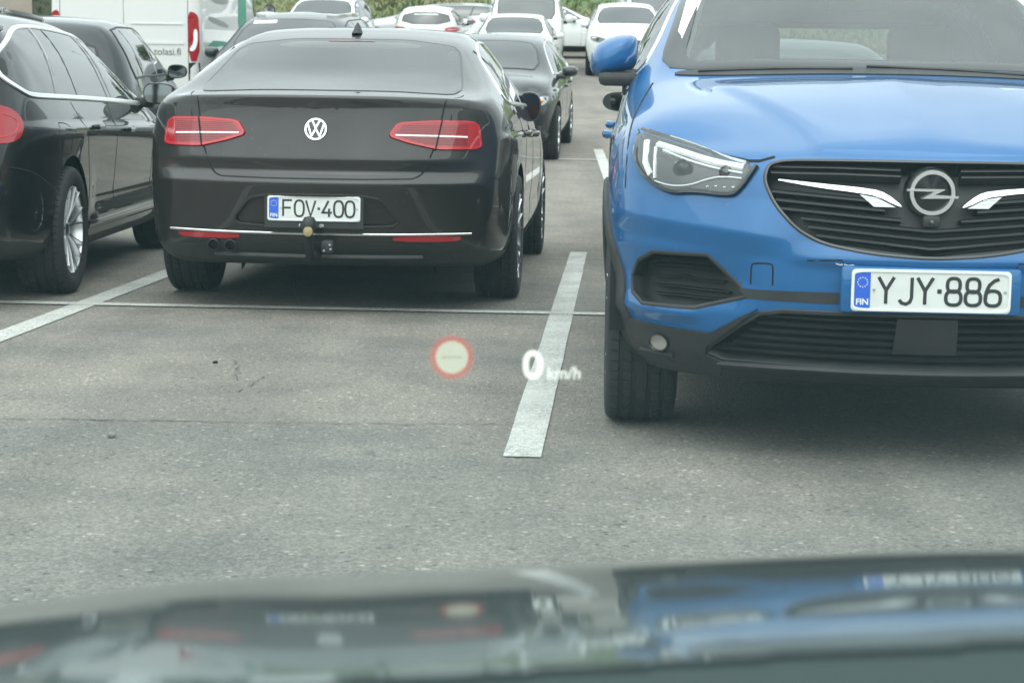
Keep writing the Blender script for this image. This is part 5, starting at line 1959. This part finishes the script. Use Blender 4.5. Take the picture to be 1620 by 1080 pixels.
# dark compact SUV behind the black estate, rear towards us
dress(far_car('compact_suv', 'dark grey compact SUV seen from behind, just beyond the black estate car', SUV, M['graphite'], (-3.92, 15.2), -4.0, 'away', (.98, .93, .99), lvl=3, lo=False), 'suv', plate_rear=None)
# dark SUV facing us beyond the brown sedan's roof
c = dress(far_car('compact_suv', 'dark grey SUV facing us with a white sticker at the top of its windscreen', SUV, M['slate'], (-2.98, 22.6), 3.4, 'us', (1, 1, 1.02), lvl=3, lo=False), 'suv', rails=True)
c.panel('windscreen_sticker', 'front', [(.20, 1.475), (.20, 1.51), (.50, 1.498), (.50, 1.463)], M['sticker'], .010, .006, .06, it=0)
# the car that only shows its mirror behind the blue SUV
dress(far_car('sedan', 'dark sedan hidden behind the blue SUV, only its oval door mirror showing', SEDAN, M['slate'], (1.74, 11.4), 1.5, 'away', (1, .93, 1)), 'sedan', mirror=((1.03, 3.12, .99), (.30, .17, .17)))
# white hatchback-like sedan right behind the black sedan
dress(far_car('sedan', 'white sedan facing us, its roof just above the black sedan', SEDAN, M['white'], (-.12, 40.3), 2.5, 'us', (1, 1, 1)), 'sedan')
# white SUV farther left, facing us
dress(far_car('suv', 'white SUV facing us, above the dark SUV with the sticker', SUV, M['white'], (-4.6, 43), 3, 'us', (1.04, 1.03, 1.08)), 'suv')
# white estate from behind
dress(far_car('estate_car', 'white estate car seen from behind with a dark rear window', WAGON, M['white'], (-2.32, 48.6), 3, 'away', (.94, .86, .98)), 'wagon', rails=False)
# silver estate beyond it
dress(far_car('estate_car', 'silver estate car side on beyond the white estate car', WAGON, M['silver'], (-.25, 57.0), 90, 'side', (.98, .96, .94)), 'wagon', rails=True)
# white van
dress(far_car('van', 'white passenger van facing us behind the white sedan', VAN, M['white'], (.20, 46.6), 1.5, 'us', (.98, 1, 1)), 'van')
# white fastback side on
dress(far_car('sedan', 'white fastback standing side on behind the white van', SEDAN, M['white'], (-1.5, 54.6), -90, 'side', (1.0, .99, 1.04)), 'sedan', trim=M['plastic'])
# white sport SUV
dress(far_car('suv', 'white sporty SUV facing us beside the blue SUV mirror', SUV, M['white'], (2.57, 44.6), 2, 'us', (1.05, 1.05, 1.03), lvl=3, lo=False, style=0, rim=M['dark_alu']), 'suv', lampmat=M['lamp_dark'])
# grey sedan at the foot of the bank
dress(far_car('sedan', 'blue-grey sedan side on at the foot of the bank', SEDAN, M['graphite'], (-2.2, 59.6), -90, 'side'), 'sedan')

# ===== white panel van, rear towards us
def panel_van():
    c = far_car('panel_van', 'white panel van seen from behind with web address on its door', BOXVAN, M['white'], (-5.22, 25.6), 3.2, 'away', (1, 1, 1), lvl=3, lo=False, cat='van', style=3, rim=M['dark_alu'])
    T = BOXVAN
    c.seam('rear', [(0, 2.40), (0, .60)])
    c.seam('rear', [(-.84, .60), (.84, .60)])
    for s in (1, -1):
        c.seam('rear', [(s * .86, 2.35), (s * .86, .60)], 0, .008)
        lamp = [(.865, .98), (.86, 1.52), (.88, 1.64), (.965, 1.61), (.99, 1.52), (.99, .98)]
        L = c.panel('tail_lamp', 'rear', [(s * a, b) for a, b in lamp], M['red'], .012, .03, .05, it=1)
        c.panel('reversing_light', 'rear', [(s * a, b) for a, b in ((.88, 1.15), (.93, 1.22), (.93, 1.40), (.972, 1.40), (.972, 1.22), (.94, 1.12), (.88, 1.11))], M['lamp_white'], .016, .008, .05, it=1, parent=L)
        w = c.panel('door_rib', 'rear', [(s * .10, 1.46), (s * .80, 1.46), (s * .80, 1.475), (s * .10, 1.475)], M['white'], .012, .02, .1, it=0)
        c.panel('door_rib', 'rear', [(s * .10, 1.20), (s * .80, 1.20), (s * .80, 1.23), (s * .10, 1.23)], M['white'], .012, .02, .1, it=0)
    c.panel('rear_bumper', 'rear', [(-.99, .36), (-.99, .585), (.99, .585), (.99, .36)], M['plastic'], .05, .07, .1, it=1)
    c.panel('corner_cladding', 'rear', [(.865, .60), (.865, .96), (.99, .96), (.99, .60)], M['plastic'], .01, .02, .08, it=0)
    c.panel('corner_cladding', 'rear', [(-.865, .60), (-.865, .96), (-.99, .96), (-.99, .60)], M['plastic'], .01, .02, .08, it=0)
    p = c.hit('rear', (.5, 1.1))[0]
    P = frame_of((.0, p.y, 1.06), (1, 0, 0), (0, 0, 1), (0, -1, 0))
    mesh_obj('door_lettering', *text_geo('tolasi.fi', P, .13, .40, -.0, .006, 'LEFT', .0), M['print_dark'], c.root, False)
    # printed graphics on the flank
    for poly, mt in (([(.5, 1.02), (.9, .96), (1.9, 1.0), (2.5, 1.12), (1.7, 1.20), (.6, 1.24)], 'print_green'), ([(.7, 1.08), (1.2, 1.04), (1.9, 1.08), (1.3, 1.16)], 'print_white'),
                     ([(.6, 1.50), (.6, 1.58), (1.9, 1.44), (1.9, 1.37)], 'print_grey'), ([(2.6, 1.2), (2.7, 2.2), (3.3, 2.2), (3.2, 1.2)], 'print_green'), ([(.8, 1.75), (1.9, 1.70), (1.9, 1.8), (.8, 1.86)], 'print_grey')):
        for v in 'RL':
            c.panel('flank_print', v, poly, M[mt], .004 + (.003 if mt == 'print_white' else 0), .002, .12, it=1)
    for v in 'RL':
        c.ribbon('rub_strip', v, [(1.5, .72), (4.0, .70)], M['plastic'], .12, .015)
        c.panel('side_window', v, [(3.85, 1.45), (3.85, 1.98), (4.15, 1.98), (4.62, 1.45)], M['glass'], .004, .01, .1, it=1)
        c.seam(v, [(3.75, 2.1), (3.75, .5)])
    front_simple(c, T, cowl=4.72, head=3.95)
    for s in (1, -1):
        c.mirror(s, (s * 1.14, 4.45, 1.55), (.2, .14, .34), M['plastic'], foot=(s * 1.0, 4.45, 1.45))
panel_van()

# ===== white box truck behind the sporty SUV
def box_truck():
    y = 54.5
    c = far_car('box_truck', 'white box truck facing us behind the sporty white SUV', VAN, M['white'], (4.0, y), 1.5, 'us', (1.02, 1, 1.05), cat='truck')
    front_simple(c, VAN, cowl=4.1, head=3.32)
    for v in 'RL':
        c.panel('side_window', v, [(2.95, 1.20), (2.90, 1.66), (3.38, 1.68), (3.60, 1.52), (3.88, 1.22)], M['glass'], .003, .012, .08, it=1)
    box_obj('cargo_box', (0, .55, 2.05), (2.12, 4.2, 2.5), M['white'], c.root, .03)
    box_obj('box_edge', (0, 2.66, 3.27), (2.16, .05, .07), M['steel'], c.root, .01)
    for s in (1, -1):
        box_obj('box_edge', (s * 1.05, 2.66, 2.05), (.06, .05, 2.5), M['steel'], c.root, .01)
        c.mirror(s, (s * 1.12, 3.72, 1.34), (.2, .12, .3), M['plastic'], foot=(s * .96, 3.72, 1.25))
box_truck()

# ------------------------------------------------------------------ the car we sit in: bonnet, windscreen, roof and head-up display
def own_car():
    CX = .37
    root = tag(empty('own_car', (CX, 0, 0)), 'dark glossy bonnet and windscreen of the car the picture is taken from', 'car')
    slope = [(.50, .5), (.6, 2.3), (.73, 6.6), (.9, 9.0), (1.1, 11.3), (1.3, 14.0), (1.45, 18), (1.6, 26), (1.72, 40), (1.8, 65), (1.84, 84)]
    prof = []
    z, y = 0.0, .50
    while y < 1.84:
        prof.append((y, z))
        dy = .00625
        z -= math.tan(R(lin(slope, y)[0])) * dy
        y += dy
    z_at = lin(prof, 1.30)[0]
    z0 = 1.06 - 1.30 * .2525 + .017 - z_at
    prof = [(a, b + z0) for a, b in prof]
    zn = prof[-1][1]
    prof += [(1.842, zn - .08), (1.83, zn - .2), (1.78, .24)]
    V, F = [], []
    nx = 110
    for (y, z) in prof:
        for i in range(nx + 1):
            u = -1 + 2 * i / nx
            au = abs(u)
            x = u * .86
            # crowned bonnet with a soft fold on either side, wings falling away
            crown = .006 - .060 * math.sqrt(x * x + .01) - .16 * max(0, au - .86) ** 2 / .04 * .6
            fold = .005 * math.exp(-((au - .66) / .08) ** 2)
            back = .40 * au ** 5 * max(0, (y - .9)) / .94
            V.append((x, y - back, max(.22, z + crown + fold)))
    for j in range(len(prof) - 1):
        for i in range(nx):
            a = j * (nx + 1) + i
            F.append((a, a + 1, a + nx + 2, a + nx + 1))
    edge = lambda x: .748 - .062 * (x / .56) ** 2
    mid = lambda f: [sum(V[q][k] for q in f) / 4 for k in range(2)]
    front_f = [f for f in F if mid(f)[1] > edge(mid(f)[0])]
    rear_f = [f for f in F if mid(f)[1] <= edge(mid(f)[0])]
    mesh_obj('bonnet', V, front_f, M['bonnet'], root, True, 0)
    mesh_obj('dark_reflection_band', [(p[0], p[1], p[2] - .003) for p in V], rear_f, M['reflection_band'], root, True, 0)  # dark band added in place of the trees' reflection in the bonnet
    # wings down to the sills
    for s in (-1, 1):
        V, F = [], []
        yy = [-.6, .0, .5, .8, 1.0, 1.15]
        for y in yy:
            zt = z0 - .068 * .91 - .08 - (.0 if y < .8 else .03)
            for x, z in ((s * .855, zt), (s * .90, zt - .08), (s * .91, .55), (s * .88, .26)):
                V.append((x, y, z))
        for j in range(len(yy) - 1):
            for i in range(3):
                F.append((j * 4 + i, j * 4 + i + 1, j * 4 + i + 5, j * 4 + i + 4))
        mesh_obj('wing', V, F, M['bonnet'], root)
        wheel(root, (s * .79, .72, .325), s, .325, .225, 0, M['alu'], 0, True)
    # cowl and dashboard
    box_obj('cowl', (0, .46, z0 - .045), (1.5, .16, .05), M['plastic'], root, .015)
    box_obj('dashboard', (0, .02, .72), (1.46, .62, .14), M['dash'], root, .04)
    # windscreen: laminated green-tinted glass with scatter added for the reflected-light veil, 5 mm thick
    m = bpy.data.materials.new('tinted_veil_windscreen')
    m.use_nodes = True
    n, l = m.node_tree.nodes, m.node_tree.links
    n.clear()
    out = n.new('ShaderNodeOutputMaterial')
    pv = n.new('ShaderNodeVolumePrincipled')
    pv.inputs['Color'].default_value = (0.048, 0.075, 0.081, 1)
    pv.inputs['Absorption Color'].default_value = (0.17, 0.61, 0.58, 1)
    pv.inputs['Density'].default_value = WS_DENSITY
    l.new(pv.outputs[0], out.inputs['Volume'])
    V = []
    K = 12
    pl = []
    for i in range(K + 1):
        t = i / K
        pl.append((.50 - .86 * t, z0 - .005 + .50 * t + .03 * math.sin(math.pi * t)))
    for d in (0, .006):
        for (y, z) in pl:
            for x in (-.68, -.35, 0, .35, .68):
                V.append((x * (1 - .12 * (z - z0) / .5), y - .10 * (x / .68) ** 2, z + d))
    F = []
    n5 = 5
    m0 = (K + 1) * n5
    for i in range(K):
        for j in range(4):
            a = i * n5 + j
            F.append((a, a + n5, a + n5 + 1, a + 1))
            F.append((m0 + a, m0 + a + 1, m0 + a + n5 + 1, m0 + a + n5))
    for i in range(K):
        for j, s in ((0, 0), (4, 1)):
            a = i * n5 + j
            f = (a, a + n5, m0 + a + n5, m0 + a)
            F.append(f if s else f[::-1])
    for j in range(4):
        for i, s in ((0, 0), (K, 1)):
            a = i * n5 + j
            f = (a, a + 1, m0 + a + 1, m0 + a)
            F.append(f if not s else f[::-1])
    bm = bmesh.new()
    bvs = [bm.verts.new(v) for v in V]
    for f in F:
        bm.faces.new([bvs[i] for i in f])
    bm_obj('windscreen', bm, m, root, True, 30)
    for s in (-1, 1):
        mesh_obj('pillar', *tube([(s * .70, .42, z0), (s * .66, .0, z0 + .26), (s * .62, -.36, z0 + .50)], .04, 8), M['bonnet'], root)
    V, F = [], []
    for y, z in ((-.36, z0 + .505), (-.8, z0 + .57), (-1.4, z0 + .58), (-2.0, z0 + .50)):
        for x in (-.62, -.3, 0, .3, .62):
            V.append((x, y, z - .05 * (x / .62) ** 2))
    for j in range(3):
        for i in range(4):
            a = j * 5 + i
            F.append((a, a + 1, a + 6, a + 5))
    mesh_obj('roof', V, F, M['bonnet'], root)
    # head-up display: its lit image stands just past the nose, upright to the driver's line of sight, where a driver sees it float
    rot = (Matrix.Rotation(R(90 - 7.41), 3, 'X') @ Matrix.Rotation(R(0.9), 3, 'Z'))
    P0 = frame_of((-CX, 2.231, .770), rot @ Vector((1, 0, 0)), rot @ Vector((0, 1, 0)), rot @ Vector((0, 0, 1)))
    k = .00075                      # stroke unit of the display, metres
    cx, cy = -.0713, -.0188         # centre of the round speed-limit sign
    disc = [P0(cx + 26 * k * math.cos(2 * math.pi * i / 40), cy + 26 * k * math.sin(2 * math.pi * i / 40), 0) for i in range(40)]
    hud = mesh_obj('head_up_display', disc, [tuple(range(40))], M['hud_cream'], root, False)
    V = []
    for r in (25.5, 32.5):
        V += [P0(cx + r * k * math.cos(2 * math.pi * i / 40), cy + r * k * math.sin(2 * math.pi * i / 40), .0015) for i in range(40)]
    mesh_obj('limit_ring', V, [(i, (i + 1) % 40, 40 + (i + 1) % 40, 40 + i) for i in range(40)], M['hud_red'], hud, False)
    V = []
    for r in (32.5, 37.0):
        V += [P0(cx + r * k * math.cos(2 * math.pi * i / 40), cy + r * k * math.sin(2 * math.pi * i / 40), .001) for i in range(40)]
    mesh_obj('ring_glow', V, [(i, (i + 1) % 40, 40 + (i + 1) % 40, 40 + i) for i in range(40)], M['hud_glow'], hud, False)
    V, F = [], []
    for a in (-12, -4, 4, 12):
        b = len(V)
        V += [P0(cx + (a + u) * k, cy + v * k, .002) for u, v in ((-3, -1.3), (3, -1.3), (3, 1.3), (-3, 1.3))]
        F.append((b, b + 1, b + 2, b + 3))
    mesh_obj('limit_dashes', V, F, M['hud_grey'], hud, False)
    ov = loop_pts(.0248, -.0278, 11.5 * k, 18.5 * k, 30, 2.3)
    mesh_obj('speed_digit', *stroke(P0, ov, 9.5 * k, .0003, True), M['hud_white'], hud, False)
    mesh_obj('speed_unit', *text_geo('km/h', P0, 27 * k, .0405, -.0443, 0, 'LEFT', .0003, .1), M['hud_white'], hud, False)
WS_DENSITY = 30.0
M['hud_white'] = emitter('hud_white', (1.0, 0.98, 0.88), .62, .85)
M['hud_cream'] = emitter('hud_cream', (1.0, 1.0, 0.78), .42, .7)
M['hud_red'] = emitter('hud_red', (1.0, 0.22, 0.16), .40, .6)
M['hud_glow'] = emitter('hud_glow', (1.0, 0.40, 0.30), .36, .25)
M['hud_grey'] = emitter('hud_grey', (0.40, 0.43, 0.36), .3, .6)
own_car()
